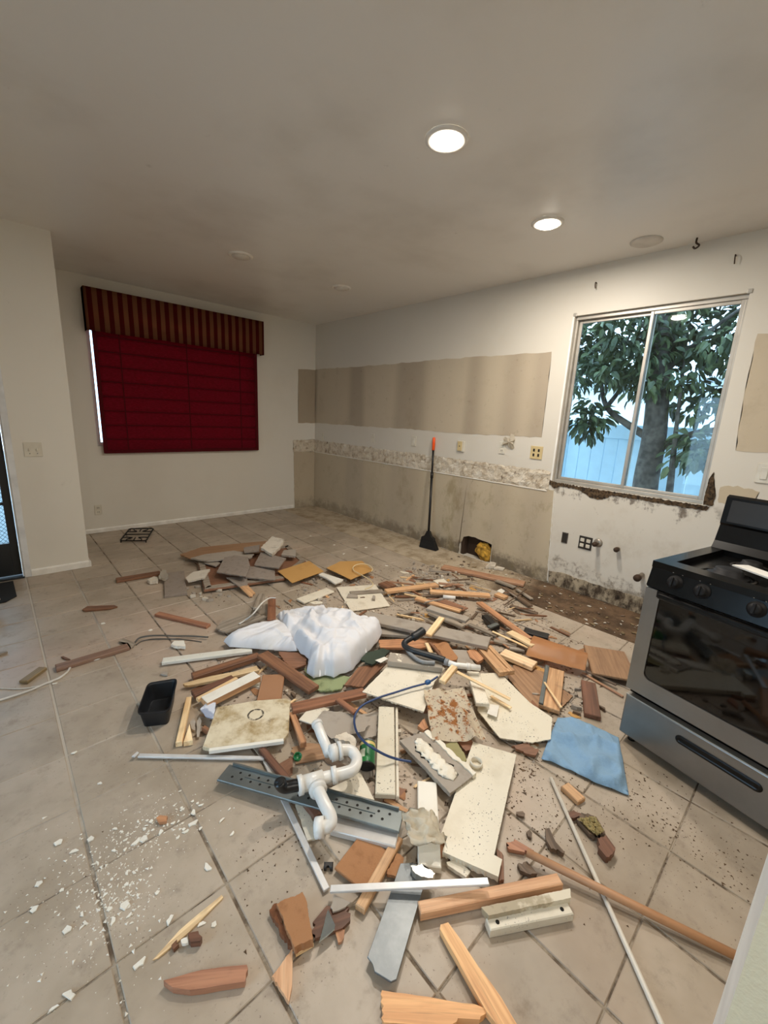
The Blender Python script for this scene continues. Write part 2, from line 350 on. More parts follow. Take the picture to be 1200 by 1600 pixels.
bm = bmesh.new(); tube_bm(bm, [(-.004, -.02 - 3.84 * i / 120, .868 + .004 * noise.noise((i * .3, 2, 2))) for i in range(121)], lambda t: .006 + .002 * noise.noise((t * 60, 3, 2)), 6)
link('plaster_bead', bm_mesh(bm, 'plaster_bead'), 'wall_paint', PR)
onBp = lambda u, v, w: (u, -w, v)
PB = wall_back
plate('bare_upper_patch', [(-.302, 1.305), (-.003, 1.312), (-.003, 2.10), (-.30, 2.082)], onBp, .002, 'bare_upper', PB, .005, .06, 8)
plate('bare_lower_panel', [(-.36, .0), (-.003, 0), (-.003, .87), (-.378, .872), (-.372, .4)], onBp, .003, 'bare_lower', PB, .004, .05, 9)
plate('torn_backsplash_strip', [(-.388, .872), (-.003, .87), (-.003, 1.06), (-.39, 1.045)], onBp, .006, 'torn_backsplash', PB, .008, .02, 10)
plate('mouldy_base_strip', [(-4.0, 0.0), (-5.30, 0.0), (-5.30, .125), (-4.8, .132), (-4.4, .125), (-4.1, .14), (-3.985, .12)], onRp, .006, 'mould', PR, .006, .04, 11)
plate('rotten_sill_edge', [(-3.86, .985), (-3.905, .962), (-4.2, .953), (-4.6, .953), (-5.03, .953), (-5.075, .952), (-5.06, .918), (-4.85, .918), (-4.62, .925), (-4.42, .922), (-4.37, .885), (-4.32, .868), (-4.25, .873), (-4.21, .9), (-4.15, .925), (-3.98, .93), (-3.93, .905), (-3.88, .93)], onRp, .005, 'rot', PR, .005, .009, 12)
plate('rotten_jamb_edge', [(-5.036, .96), (-5.09, .96), (-5.095, 1.04), (-5.07, 1.12), (-5.055, 1.2), (-5.036, 1.15)], onRp, .005, 'rot', PR, .004, .012, 14)
plate('torn_patch', [(-5.12, .99), (-5.30, .98), (-5.32, 1.10), (-5.2, 1.125), (-5.11, 1.10)], onRp, .002, 'bare_lower', PR, .008, .02, 13)
# crumbling plaster edge between bare panel and sink wall
bm = bmesh.new(); pts = []
for i in range(40):
    z = .02 + .86 * i / 39; pts.append((-.002, -3.985 + .055 * i / 39 + .006 * noise.noise((z * 20, 1, 1)), z))
tube_bm(bm, pts, lambda t: .006 + .004 * noise.noise((t * 40, 3, 2)), 6)
link('plaster_edge', bm_mesh(bm, 'plaster_edge'), 'wall_paint', PR)
# broken hole: stud, cavity back, insulation
plain('insulation', 'c79a3c', .95, var=.35, sc_=20, bump=1.0); plain('cavity_dark', '3a2a1e', .95)
box('cavity_back', (.085, -3.36, 0), (.125, -2.93, .25), 'cavity_dark', PR)
box('wall_stud', (.01, -2.99, -.003), (.09, -2.955, .24), 'cavity_dark', PR)
bm = bmesh.new(); bmesh.ops.create_icosphere(bm, subdivisions=4, radius=1)
for v in bm.verts:
    d = 1 + .28 * noise.noise(v.co * 2.2) + .12 * noise.noise(v.co * 7); v.co = Vector((.045 + .05 * v.co.x * d, -3.245 + .11 * v.co.y * d, .085 + .10 * v.co.z * d + .25 * .11 * v.co.y))
    v.co.x = min(.084, v.co.x); v.co.z = max(.001, v.co.z); v.co.y = max(-3.342, v.co.y)
o = link('wall_insulation', bm_mesh(bm, 'wall_insulation', True), 'insulation'); tag(base_of(o), 'yellow fibreglass insulation showing in the broken hole at the wall base', 'insulation')
# ---- kitchen window
win = struct(empty('window_1', (0, (W0 + W1) / 2, WB)))
def wbar(name, y0, y1, z0, z1, x0=.045, x1=.085, m='aluminium'):
    o = box(name, (x0, y0 - win.location.y, z0 - WB), (x1, y1 - win.location.y, z1 - WB), m, win, .003); return o
e = .001
wbar('frame_sill', W0 + e, W1 - e, WB + e, WB + .03, .03, .09); wbar('frame_head', W0 + e, W1 - e, WTOP - .03, WTOP - e, .03, .09)
wbar('frame_jamb', W0 + e, W0 + .018, WB + .031, WTOP - .031, .03, .09); wbar('frame_jamb', W1 - .018, W1 - e, WB + .031, WTOP - .031, .03, .09)
YM = -4.475
for (a, b, xo) in ((W0 + .019, YM + .018, .038), (YM - .014, W1 - .019, .064)):
    s = box('sash', (xo, a - win.location.y, .031), (xo + .02, a + .020 - win.location.y, WTOP - WB - .031), 'aluminium', win)
    wbar('sash_stile', b - .024, b, WB + .031, WTOP - .031, xo, xo + .02); wbar('sash_rail', a + .020, b - .024, WB + .031, WB + .055, xo, xo + .02); wbar('sash_rail', a + .020, b - .024, WTOP - .055, WTOP - .031, xo, xo + .02)
    wbar('pane', a + .020, b - .024, WB + .055, WTOP - .055, xo + .008, xo + .012, 'window_glass')
box('reveal', (-.004, W1 + .001 - win.location.y, 0), (.029, W1 + .016 - win.location.y, WTOP - WB), 'white_trim', win)
for yy in (W0, W1):   # little corner blocks of peeled frame
    box('corner_block', (-.006, yy - .014 - win.location.y, WTOP - WB - .006), (.028, yy + .014 - win.location.y, WTOP - WB + .022), 'aluminium', win, .003)
# ---- window behind the red blind
w2 = struct(empty('window_2', ((B0 + B1) / 2, .05, BB)))
def w2b(n, x0, x1, z0, z1, y0=.0, y1=.04, m='white_trim'): return box(n, (x0 - w2.location.x, y0, z0 - BB), (x1 - w2.location.x, y1, z1 - BB), m, w2)
w2b('frame_sill', B0 + e, B1 - e, BB + e, BB + .04); w2b('frame_head', B0 + e, B1 - e, BT - .04, BT - e); w2b('frame_jamb', B0 + e, B0 + .04, BB + .04, BT - .04); w2b('frame_jamb', B1 - .04, B1 - e, BB + .04, BT - .04)
w2b('pane', B0 + .04, B1 - .04, BB + .04, BT - .04, .018, .022, 'window_glass')
# ---- added patio door, unseen in the left wall, bringing bluish daylight to the left floor
w3 = struct(empty('window_3_added', (XL - .06, (L0 + L1) / 2, .05)))
def w3b(n, y0, y1, z0, z1, m='aluminium', t=.03): return box(n, (-t, y0 - w3.location.y, z0 - .05), (t, y1 - w3.location.y, z1 - .05), m, w3)
w3b('frame_sill', L0 + e, L1 - e, .051, .10); w3b('frame_head', L0 + e, L1 - e, 2.05, 2.099); w3b('frame_jamb', L0 + e, L0 + .05, .10, 2.05); w3b('frame_jamb', L1 - .05, L1 - e, .10, 2.05); w3b('mullion', -4.53, -4.47, .10, 2.05)
w3b('pane', L0 + .05, -4.53, .10, 2.05, 'window_glass', .003); w3b('pane', -4.47, L1 - .05, .10, 2.05, 'window_glass', .003)
# ---- black glazed entry door
plain('door_black', '23272b', .35); plain('jamb_white', 'dcdfe2', .45)
struct(box('trim_1', (DX1 + .001, YE - .012, 0), (DX1 + .045, YE - .001, DH + .05), 'jamb_white', None, .003))
struct(box('trim_2', (DX1 - .008, YE - .01, 0), (DX1 - .001, YE + .119, DH - .001), 'jamb_white'))
door = struct(empty('door_1', (DX1 - .01, YE + .06, .02)))
def db(n, x0, x1, z0, z1, y0=-.02, y1=.02, m='door_black', bv=.002, par=None): return box(n, (x0 - DX1 + .01, y0, z0 - .02), (x1 - DX1 + .01, y1, z1 - .02), m, par or door, bv)
db('door_stile', DX1 - .065, DX1 - .011, .02, DH - .01); db('door_stile', DX0 + .01, DX0 + .065, .02, DH - .01)
db('bottom_panel', DX0 + .065, DX1 - .065, .02, .30); db('top_rail', DX0 + .065, DX1 - .065, DH - .09, DH - .01)
db('pane', DX0 + .065, DX1 - .065, .30, DH - .09, -.004, .0, 'screen_glass', 0)
db('middle_bar', DX0 + .065, DX1 - .065, .62, .645, -.008, .008)
db('lock', DX1 - .052, DX1 - .022, 1.00, 1.12, -.035, -.02)
bmx = bmesh.new()                                          # diamond security mesh
for k in range(-40, 60):
    for sgn in (1, -1):
        x0 = DX0 + .065; zz = .3 + k * .035; a = Vector((0, 0, zz)); L = DX1 - .065 - x0
        z1 = zz + sgn * L * 1.1; pts = []
        t0, t1 = 0.0, 1.0
        lo, hi = .30, DH - .09
        f = lambda t: zz + sgn * L * 1.1 * t
        ta, tb = sorted(((lo - zz) / (sgn * L * 1.1), (hi - zz) / (sgn * L * 1.1))); ta, tb = max(0, ta), min(1, tb)
        if tb - ta < .02: continue
        tube_bm(bmx, [(x0 + L * ta - DX1 + .01, .006, f(ta) - .02), (x0 + L * tb - DX1 + .01, .006, f(tb) - .02)], .0016, 4, False)
mo = link('security_mesh', bm_mesh(bmx, 'security_mesh'), 'door_black', door); mo['kind'] = 'stuff'
struct(box('trim_3', (DX0 + .001, YE - .02, -.002), (DX1 - .001, YE + .119, .014), 'door_black'))
# ================================================================ OUTDOORS
struct(box('ground_outside', (-12, -14, -.35), (14, 12, -.16), 'concrete_out'))
FX = 2.2
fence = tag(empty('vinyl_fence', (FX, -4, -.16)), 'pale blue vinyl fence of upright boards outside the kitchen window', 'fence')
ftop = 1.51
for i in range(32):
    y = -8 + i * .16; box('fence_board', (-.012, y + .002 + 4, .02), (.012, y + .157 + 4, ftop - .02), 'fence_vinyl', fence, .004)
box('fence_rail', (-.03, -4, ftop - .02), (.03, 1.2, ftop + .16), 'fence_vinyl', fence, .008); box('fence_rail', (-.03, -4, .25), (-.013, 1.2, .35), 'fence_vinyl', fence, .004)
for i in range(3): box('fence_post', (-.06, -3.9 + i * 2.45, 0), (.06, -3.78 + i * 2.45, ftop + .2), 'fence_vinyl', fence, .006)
bl = tag(empty('neighbour_house', (6.0, -3, -.16)), 'white rendered house wall beyond the fence', 'house')
box('wall', (0, -9, 0), (.3, 9, 2.55), 'render_white', bl); box('eave', (-.45, -9, 2.55), (.4, 9, 2.72), 'render_white', bl, .02)
# ---- tree beyond the window
rt = random.Random(11)
tree = tag(empty('tree', (1.35, -4.35, -.16)), 'leafy tree with grey trunk leaning across the window view', 'tree')
T0 = Vector((1.35, -4.35, -.16))
def tb(n, pts, r0, r1, seg=10):
    P = smooth_path(pts, 6); bm = bmesh.new(); tube_bm(bm, [Vector(p) - T0 for p in P], lambda t: r0 + (r1 - r0) * t, seg); return link(n, bm_mesh(bm, n, True), 'bark', tree)
tb('trunk', [(1.35, -4.53, -.16), (1.35, -4.31, .7), (1.38, -4.28, 1.4), (1.42, -4.22, 2.0), (1.5, -4.15, 2.9), (1.55, -4.1, 3.6)], .135, .08, 14)
BR = [[(1.37, -4.3, 1.35), (1.4, -4.02, 1.5), (1.45, -3.75, 1.68), (1.5, -3.62, 1.95), (1.5, -3.6, 2.2), (1.48, -3.5, 2.6)],
      [(1.45, -3.74, 1.7), (1.48, -3.85, 1.95), (1.5, -3.8, 2.3), (1.55, -3.9, 2.7)],
      [(1.38, -4.3, 1.25), (1.5, -4.6, 1.45), (1.6, -4.95, 1.55), (1.65, -5.4, 1.75)],
      [(1.42, -4.22, 2.0), (1.3, -4.6, 2.4), (1.25, -5.0, 2.7)], [(1.45, -4.2, 2.3), (1.4, -3.8, 2.7), (1.4, -3.4, 3.0)], [(1.3, -4.56, .4), (1.28, -4.53, .95), (1.3, -4.48, 1.5), (1.4, -4.4, 2.3)]]
for k, b in enumerate(BR): tb('branch', b, .045 if k in (0, 2, 5) else .028, .008, 8)
def leaf_me(nm, m):
    me = bpy.data.meshes.new(nm); L, w = .13, .026
    vs = [(0, 0, 0), (L * .3, w, .008), (L * .3, -w, .008), (L * .3, 0, 0), (L * .7, w * .8, .004), (L * .7, -w * .8, .004), (L * .7, 0, -.006), (L, 0, -.02)]
    me.from_pydata(vs, [], [(0, 3, 1), (0, 2, 3), (3, 6, 4, 1), (2, 5, 6, 3), (6, 7, 4), (5, 7, 6)]); me.materials.append(MAT[m]); return me
LM = [leaf_me('leaf', 'leaf_green'), leaf_me('leaf', 'leaf_dark')]
clus = []
for k in range(150):                                        # canopy clumps; the gap by the left pane stays open
    y = rt.uniform(-5.6, -3.15); x = rt.uniform(.95, 1.8); z = rt.uniform(1.72, 3.0)
    if y > -4.0 and z < 1.9: continue
    if -3.95 < y < -3.62 and z < 1.98: continue
    clus.append((x, y, z))
for k in range(90):
    y = rt.uniform(-5.7, -4.1); clus.append((rt.uniform(1.35, 1.85), y, rt.uniform(1.5 if y < -4.5 else 1.8, 2.9)))
for k in range(40): clus.append((rt.uniform(1.25, 1.8), rt.uniform(-4.2, -3.2), rt.uniform(1.95, 2.9)))
for k in range(12): clus.append((rt.uniform(1.2, 1.5), rt.uniform(-3.75, -3.5), rt.uniform(1.45, 1.75)))
for k in range(16): clus.append((rt.uniform(1.0, 1.5), rt.uniform(-4.9, -4.52), rt.uniform(1.2, 1.42)))
leaves = []
for c in clus:
    for i in range(17):
        d = Vector((rt.gauss(0, 1), rt.gauss(0, 1), rt.gauss(0, .8))).normalized(); p = Vector(c) + d * rt.uniform(.02, .17)
        dr = (d + Vector((0, 0, -.75)) + Vector((rt.uniform(-.4, .4), rt.uniform(-.4, .4), 0))).normalized()
        q = dr.to_track_quat('X', 'Z') @ Matrix.Rotation(rt.uniform(-1, 1), 4, 'X').to_quaternion()
        leaves.append((p, q, rt.uniform(.75, 1.15), rt.randrange(2)))
leaves.sort(key=lambda t: t[0].x)
bmL = [bmesh.new(), bmesh.new()]
for k, (p, q, s, mi) in enumerate(leaves):
    if k < 280:
        o = bpy.data.objects.new('leaf', LM[mi]); COL.objects.link(o); o.parent = tree; o.location = p - T0; o.rotation_mode = 'QUATERNION'; o.rotation_quaternion = q; o.scale = (s, s, s)
    else:
        mw = Matrix.Translation(p - T0) @ q.to_matrix().to_4x4() @ Matrix.Scale(s, 4); me = LM[mi]; vs = [bmL[mi].verts.new(mw @ v.co) for v in me.vertices]
        for pl in me.polygons: bmL[mi].faces.new([vs[i] for i in pl.vertices])
for mi, m in ((0, 'leaf_green'), (1, 'leaf_dark')):
    o = link('foliage', bm_mesh(bmL[mi], 'foliage'), m, tree); o['kind'] = 'stuff'
# ================================================================ FITTINGS
g = G('lamp_lens'); g.b.inputs['Emission Color'].default_value = (1, .90, .76, 1); g.b.inputs['Emission Strength'].default_value = 14; MAT['lamp_lens'] = g.done('ffffff', .5)
plain('lamp_white', 'e8e4dc', .45); plain('lamp_white_off', 'cfc9bf', .5)
def downlight(x, y, on, label, flat=False, watts=LAMP_W):
    t = tag(empty('recessed_light', (x, y, CEIL)), label, 'ceiling light', 'recessed ceiling lights')
    if flat:
        lathe('cover_plate', [(0, -.012), (.085, -.012), (.10, -.006), (.10, -.0005)], 'lamp_white_off', t, 32); return t
    lathe('trim_ring', [(.072, -.002), (.074, -.010), (.088, -.012), (.100, -.006), (.101, -.0005)], 'lamp_white', t, 32)
    lathe('lens', [(0, -.030), (.03, -.028), (.055, -.022), (.07, -.012), (.0725, -.004)], 'lamp_lens' if on else 'lamp_white_off', t, 32)
    if on:
        L = bpy.data.lights.new('lamp_light', 'AREA'); L.shape = 'DISK'; L.size = .14; L.energy = watts; L.color = LAMP_COL
        lo = bpy.data.objects.new('lamp_light', L); COL.objects.link(lo); lo.location = (0, 0, -.034); lo.parent = t
    return t
downlight(-2.021, -4.108, True, 'lit recessed ceiling light nearest the camera in the middle of the ceiling')
downlight(-.934, -4.062, True, 'lit recessed ceiling light closer to the kitchen window wall')
downlight(-2.002, -1.867, False, 'unlit recessed light in the far ceiling on the red blind side')
downlight(-.911, -1.826, False, 'unlit recessed light in the far ceiling near the room corner')
downlight(-.243, -4.436, False, 'flat round blank cover on the ceiling above the window', True)
downlight(-2.02, -6.35, True, 'added unseen recessed fill light behind the partition end', watts=LAMP_W * .5)  # extra lamp added out of view as fill
downlight(-4.3, -6.6, True, 'added unseen recessed fill light behind the camera on the entry side', watts=LAMP_W * .5)  # extra lamp added out of view to brighten the partition's cream face
# ---- hooks and nails in ceiling and wall
plain('rusty', '4a3a2e', .7, .5)
def hook(pts, label, r=.004):
    o = tube('hook', smooth_path(pts, 5), r, 'rusty', None, 6); tag(base_of(o), label, 'hook')
hook([(-.10, -4.70, CEIL - .001), (-.10, -4.70, CEIL - .03), (-.10, -4.72, CEIL - .05), (-.10, -4.70, CEIL - .065), (-.10, -4.685, CEIL - .05)], 'dark screw hook hanging from the ceiling above the window', .006)
hook([(-.001, -4.915, 2.61), (-.025, -4.915, 2.61), (-.03, -4.918, 2.58), (-.024, -4.92, 2.555)], 'bent nail in the wall right of and above the window', .004)
hook([(-.001, -4.035, 2.60), (-.025, -4.035, 2.60), (-.03, -4.038, 2.575), (-.024, -4.04, 2.555)], 'bent nail in the wall above the window left corner', .004)
# ---- wall plates
plain('plate_white', 'd6d1c3', .35); plain('plate_ivory', 'cdb98a', .45); plain('slot_dark', '2b2620', .6); plain('box_metal', '77716a', .4, .8)
def wall_fix(name, pos, out, label, cat, group=None):
    rz = {'x': -math.pi / 2, 'y': 0}[out]                 # local -Y points into the room
    return tag(empty(name, pos, rz), label, cat, group)
def outlet(pos, out, label, w=.07, h=.115, m='plate_white', slots=True, th=.006):
    t = wall_fix('outlet', pos, out, label, 'outlet', 'wall outlets'); box('cover_plate', (-w / 2, -th - .001, -h / 2), (w / 2, -.001, h / 2), m, t, .002)
    if slots:
        for s in (-1, 1):
            f = box('socket', (-.017, -th - .004, s * .024 - .015), (.017, -th - .0012, s * .024 + .015), m, t, .001)
            for dx in (-.007, .007): box('slot', (dx - .0018, -th - .006, s * .024 - .006), (dx + .0018, -th - .0042, s * .024 + .006), 'slot_dark', t)
    return t
outlet((-2.932, 0, .268), 'y', 'small white outlet low on the wall left of the red blind')
outlet((-.004, -.23, 1.115), 'x', 'white blank plate on the backsplash wall nearest the corner', .05, .12, slots=False)
outlet((-.002, -1.387, 1.175), 'x', 'narrow white plate on the backsplash wall, second from the corner', .06, .12, slots=False)
t = wall_fix('light_switch', (-.001, -2.134, 1.197), 'x', 'white rocker switch on the backsplash wall left of the broom', 'switch'); box('cover_plate', (-.037, -.007, -.06), (.037, -.001, .06), 'plate_white', t, .002); box('rocker', (-.016, -.011, -.033), (.016, -.0072, .033), 'plate_white', t, .002)
t = wall_fix('junction_box', (-.001, -2.832, 1.195), 'x', 'open outlet box with ivory insert beside the broom', 'outlet'); box('surround', (-.04, -.016, -.058), (.055, -.001, .058), 'plate_white', t, .003); box('insert', (-.03, -.022, -.05), (.03, -.0162, .05), 'plate_ivory', t, .003); box('screw', (-.006, -.0245, -.006), (.006, -.0222, .006), 'slot_dark', t, .002)
outlet((-.001, -3.345, 1.22), 'x', 'white outlet under the torn paper on the backsplash wall')
t = wall_fix('junction_box', (-.001, -3.71, 1.208), 'x', 'ivory twin outlet plate next to the kitchen window', 'outlet'); box('surround', (-.06, -.008, -.06), (.06, -.001, .06), 'plate_ivory', t, .003)
for dx in (-.024, .024):
    for dz in (-.022, .022): box('slot', (dx - .009, -.0105, dz - .013), (dx + .009, -.0082, dz + .013), 'slot_dark', t, .002)
t = wall_fix('junction_box', (-.001, -4.088, .472), 'x', 'empty dark electrical box in the sink wall', 'outlet'); box('box_frame', (-.028, -.005, -.05), (.028, -.001, .05), 'box_metal', t, .002); box('opening', (-.021, -.0075, -.042), (.021, -.0052, .042), 'slot_dark', t)
t = wall_fix('outlet', (-.001, -4.272, .47), 'x', 'uncovered double outlet with white sockets low on the sink wall', 'outlet'); box('box_frame', (-.056, -.006, -.058), (.056, -.001, .058), 'slot_dark', t, .002)
for dx in (-.026, .026):
    for dz in (-.024, .024): box('socket', (dx - .017, -.012, dz - .016), (dx + .017, -.0062, dz + .016), 'plate_white', t, .004)
t = wall_fix('outlet', (-.001, -5.32, 1.225), 'x', 'white outlet at the right edge above the stove', 'outlet', 'wall outlets'); box('cover_plate', (-.04, -.008, -.065), (.04, -.001, .065), 'plate_white', t, .003); box('socket', (-.018, -.014, -.04), (.018, -.0082, .04), 'plate_white', t, .003)
t = wall_fix('light_switch', (-3.496, YE, 1.07), 'y', 'white double switch plate on the wall by the black door', 'switch'); box('cover_plate', (-.058, -.007, -.058), (.058, -.001, .058), 'plate_white', t, .002)
for dx in (-.024, .024): box('toggle', (dx - .005, -.018, -.011), (dx + .005, -.0072, .011), 'plate_white', t, .002); box('screw', (dx - .003, -.009, -.034), (dx + .003, -.0072, -.028), 'slot_dark', t)
# ---- water stubs under the window
plain('pipe_dull', '8e8579', .5, .6); plain('flange', '9d968b', .4, .5)
def stub(y, z, fl, L, label, r=.013, tip='rusty'):
    t = tag(empty('water_pipe', (-.001, y, z)), label, 'pipe'); mw = Matrix.Rotation(-math.pi / 2, 4, 'Y')
    if fl:
        o = lathe('flange', [(0, 0), (.038, 0), (.036, .006), (.022, .013), (0, .013)], 'flange', t, 20); o.matrix_local = mw
    o = lathe('pipe', [(0, 0.0), (r, 0.0), (r, L), (0, L)], 'pipe_dull', t, 14); o.matrix_local = mw
    o = lathe('valve', [(0, L + .0005), (r * 1.5, L + .0005), (r * 1.6, L + .03), (r * .9, L + .045), (0, L + .045)], tip, t, 12); o.matrix_local = mw
stub(-4.375, .497, True, .05, 'water stub with round flange beside the double outlet')
stub(-4.54, .490, False, .03, 'short rusty water stub on the sink wall right of the flanged one')
stub(-4.745, .325, False, .10, 'corroded pipe end sticking out behind the stove', .018)
# ---- torn paper around the outlet
dirty('torn_paper', 'ddd5c4', '6d5a45', .5, 40)
bm = bmesh.new(); rnd = random.Random(5)
for k in range(1):
    ring = []; c = bm.verts.new((-.035, -3.43, 1.285))
    for i in range(16):
        a = i / 16 * 2 * math.pi; rr = rnd.uniform(.03, .085); ring.append(bm.verts.new((-.003 - rnd.uniform(0, .03), -3.43 + rr * math.cos(a), 1.285 + rr * math.sin(a))))
    for i in range(16): bm.faces.new((c, ring[i], ring[(i + 1) % 16]))
    bmesh.ops.solidify(bm, geom=bm.faces[:], thickness=.0015)
tag(base_of(link('torn_paper', bm_mesh(bm, 'torn_paper'), 'torn_paper')), 'crumpled torn wallpaper flap above the white outlet on the backsplash wall', 'paper')
# ================================================================ RED BLIND AND VALANCE
def fabric(name, c1, c2, stripes=False):
    g = G(name); v = g.local(); f = g.noise(g.scale(v, (30, 200, 200)), 1.0, 4)
    if stripes:
        s = g.sep(v); m = g.math('SINE', g.math('MULTIPLY', s[0], 2 * math.pi / .0915)); m = g.ramp(m, -.12, .12); col = g.mix(m, c1, c2)
    else: col = g.mix(g.ramp(f, .35, .7), c1, c2)
    g.bump(g.noise(v, 130, 3), .25, .003); MAT[name] = g.done(col, .85, spec=.2); return MAT[name]
fabric('valance_stripe', '5f1512', '8b5b3f', True); fabric('blind_red', '750d20', '8c162e'); fabric('blind_tape', '4a0610', '570916')
val = tag(empty('window_valance', (-1.895, -.005, 2.19)), 'box valance with dark red and gold stripes above the blind', 'valance')
bm = bmesh.new(); VW, VD, VH = .985, .13, .42; prof = []   # gently padded board: front + returns, open below
rows = []
for zi in range(9):
    z = VH * zi / 8; row = []
    path = [(-VW, 0)] + [(-VW, -VD * k / 3) for k in (1, 2, 3)] + [(-VW + 2 * VW * k / 40, -VD) for k in range(1, 41)] + [(VW, -VD * k / 3) for k in (2, 1, 0)]
    for k, (x, y) in enumerate(path): row.append(bm.verts.new((x, y - (.006 * noise.noise((x * 4, z * 6, 1)) if y < -.01 else 0), z + (.004 * noise.noise((x * 6, 3, 1)) if zi == 0 else 0))))
    rows.append(row)
for a, b in zip(rows, rows[1:]):
    for k in range(len(a) - 1): bm.faces.new((a[k], a[k + 1], b[k + 1], b[k]))
bmesh.ops.solidify(bm, geom=bm.faces[:], thickness=.012)
link('fabric_board', bm_mesh(bm, 'fabric_board', True), 'valance_stripe', val); box('top_board', (-VW + .013, -VD + .013, VH - .02), (VW - .013, -.001, VH - .002), 'blind_tape', val)
bld = tag(empty('roman_blind', (-1.905, -.05, .917)), 'dark red roman blind with horizontal tucks covering the window', 'blind')
BW, NF = .918, 9; zt = 1.40; fh = zt / NF
for k in range(NF):
    bm = bmesh.new(); rows = []
    for j in range(6):
        z = k * fh + fh * j / 5; bul = .006 * math.sin(math.pi * j / 5); rows.append([bm.verts.new((-BW + 2 * BW * i / 30, -.004 - bul - .003 * noise.noise((i * .5, z * 9, k)), z)) for i in range(31)])
    for a, b in zip(rows, rows[1:]):
        for i in range(30): bm.faces.new((a[i], a[i + 1], b[i + 1], b[i]))
    bmesh.ops.solidify(bm, geom=bm.faces[:], thickness=-.003)
    link('fabric_fold', bm_mesh(bm, 'fabric_fold', True), 'blind_red', bld)
    if k: box('tuck', (-BW, -.0145, k * fh - .005), (BW, -.002, k * fh + .005), 'blind_tape', bld, .001)
for x in (-BW + .012, BW - .012): box('side_hem', (x - .02, -.0155, .0), (x + .02, -.0125, zt), 'blind_tape', bld)
box('bottom_hem', (-BW, -.016, -.004), (BW, .001, .035), 'blind_tape', bld, .003)
for x in (-.68, .02, .68): box('cord_tape', (x - .006, -.0175, .03), (x + .006, -.0148, zt), 'blind_tape', bld)
# ================================================================ STOVE
plain('stove_black', '0a0a0b', .3, var=.1, spec=.3); plain('stove_enamel', '0d0d0d', .25, var=.3, sc_=30, spec=.3); plain('cast_iron', '17171a', .6, .3, .2); plain('burner', '3a3631', .6, .5, .3)
g = G('stainless'); v = g.local(); f = g.noise(g.scale(v, (2, 2, 160)), 1.0, 3); sm = g.ramp(g.noise(v, 5, 5), .4, .7)
col = g.mix(g.math('MULTIPLY', sm, .3), '8f8c88', '6f6c69'); MAT['stainless'] = g.done(col, g.math('ADD', g.math('MULTIPLY', f, .12), .30), .85)
g = G('oven_glass'); v = g.local(); dd = g.ramp(g.noise(v, 9, 6, .7), .45, .8); MAT['oven_glass'] = g.done(g.mix(g.math('MULTIPLY', dd, .2), '080707', '231e1b'), g.math('ADD', g.math('MULTIPLY', dd, .12), .04))
ang = R(12.5); SW, SD = .76, .64
stove = tag(empty('gas_stove', (-1.665, -5.165, 0)), 'black and stainless gas range pulled out from the wall at the right', 'stove')
dx_ = Vector((math.cos(ang), -math.sin(ang), 0)); dy_ = Vector((-math.sin(ang), -math.cos(ang), 0))   # local x: width, local y: depth
stove.matrix_world = Matrix(((dy_.x, dx_.x, 0, -1.665), (dy_.y, dx_.y, 0, -5.165), (0, 0, 1, 0), (0, 0, 0, 1)))
def sb(n, a, b, m, bev=.003, par=stove):                  # a,b given as (width from left, depth, z); stored mirrored
    return box(n, (-b[0], a[1], a[2]), (-a[0], b[1], b[2]), m, par, bev)
sb('body', (.0, .035, .04), (SW, SD, .885), 'stove_black', .004)
dr = sb('drawer', (.002, .0, .045), (SW - .002, .034, .250), 'stainless', .006)
sb('drawer_lip_highlight', (.004, -.004, .2505), (SW - .004, .03, .256), 'aluminium', .001)  # lip in lighter metal, putting the drawer's top-edge highlight into its colour
# drawer pull: recessed slot with rounded ends
bm = bmesh.new(); sl = []
for lev, (gx, yy) in enumerate(((.0, -.0015), (-.008, -.0035), (-.014, -.001))):
    ring = []
    for i in range(24):
        a = 2 * math.pi * i / 24; r = .020 + gx; cx = .13 if math.cos(a) > 0 else -.13; ring.append(bm.verts.new((-(SW / 2) - .0 + cx + r * math.cos(a), yy, .185 + r * math.sin(a))))
    sl.append(ring)
for a, b in zip(sl, sl[1:]):
    for i in range(24): bm.faces.new((a[i], a[(i + 1) % 24], b[(i + 1) % 24], b[i]))
bm.faces.new(sl[-1]); bm.faces.new(sl[0][::-1])
link('drawer_pull', bm_mesh(bm, 'drawer_pull'), 'stove_black', dr)
D0, D1 = .29, .795
def ring_panel(name, outer, inner, y0, y1, mat, par):
    bm = bmesh.new(); o = [bm.verts.new((-x, y0, z)) for x, z in outer]; i_ = [bm.verts.new((-x, y0, z)) for x, z in inner]; n = len(outer)
    ob = [bm.verts.new((-x, y1, z)) for x, z in outer]; ib = [bm.verts.new((-x, y1, z)) for x, z in inner]
    for k in range(n):
        l = (k + 1) % n
        bm.faces.new((o[k], o[l], i_[l], i_[k])); bm.faces.new((ob[k], ib[k], ib[l], ob[l])); bm.faces.new((o[k], ob[k], ob[l], o[l])); bm.faces.new((i_[k], i_[l], ib[l], ib[k]))
    return link(name, bm_mesh(bm, name), mat, par)
def rrect(x0, x1, z0, z1, r, n=5):
    out = []
    for cx, cz, a0 in ((x1 - r, z0 + r, -90), (x1 - r, z1 - r, 0), (x0 + r, z1 - r, 90), (x0 + r, z0 + r, 180)):
        for k in range(n + 1): a = R(a0 + 90 * k / n); out.append((cx + r * math.cos(a), cz + r * math.sin(a)))
    return out
ring_panel('door_frame', rrect(.001, SW - .001, D0, D1, .004), rrect(.062, SW - .062, D0 + .085, D1 - .012, .03), -.012, .033, 'stainless', stove)
sb('door_glass', (.063, -.006, D0 + .086), (SW - .063, .0, D1 - .013), 'oven_glass', 0)
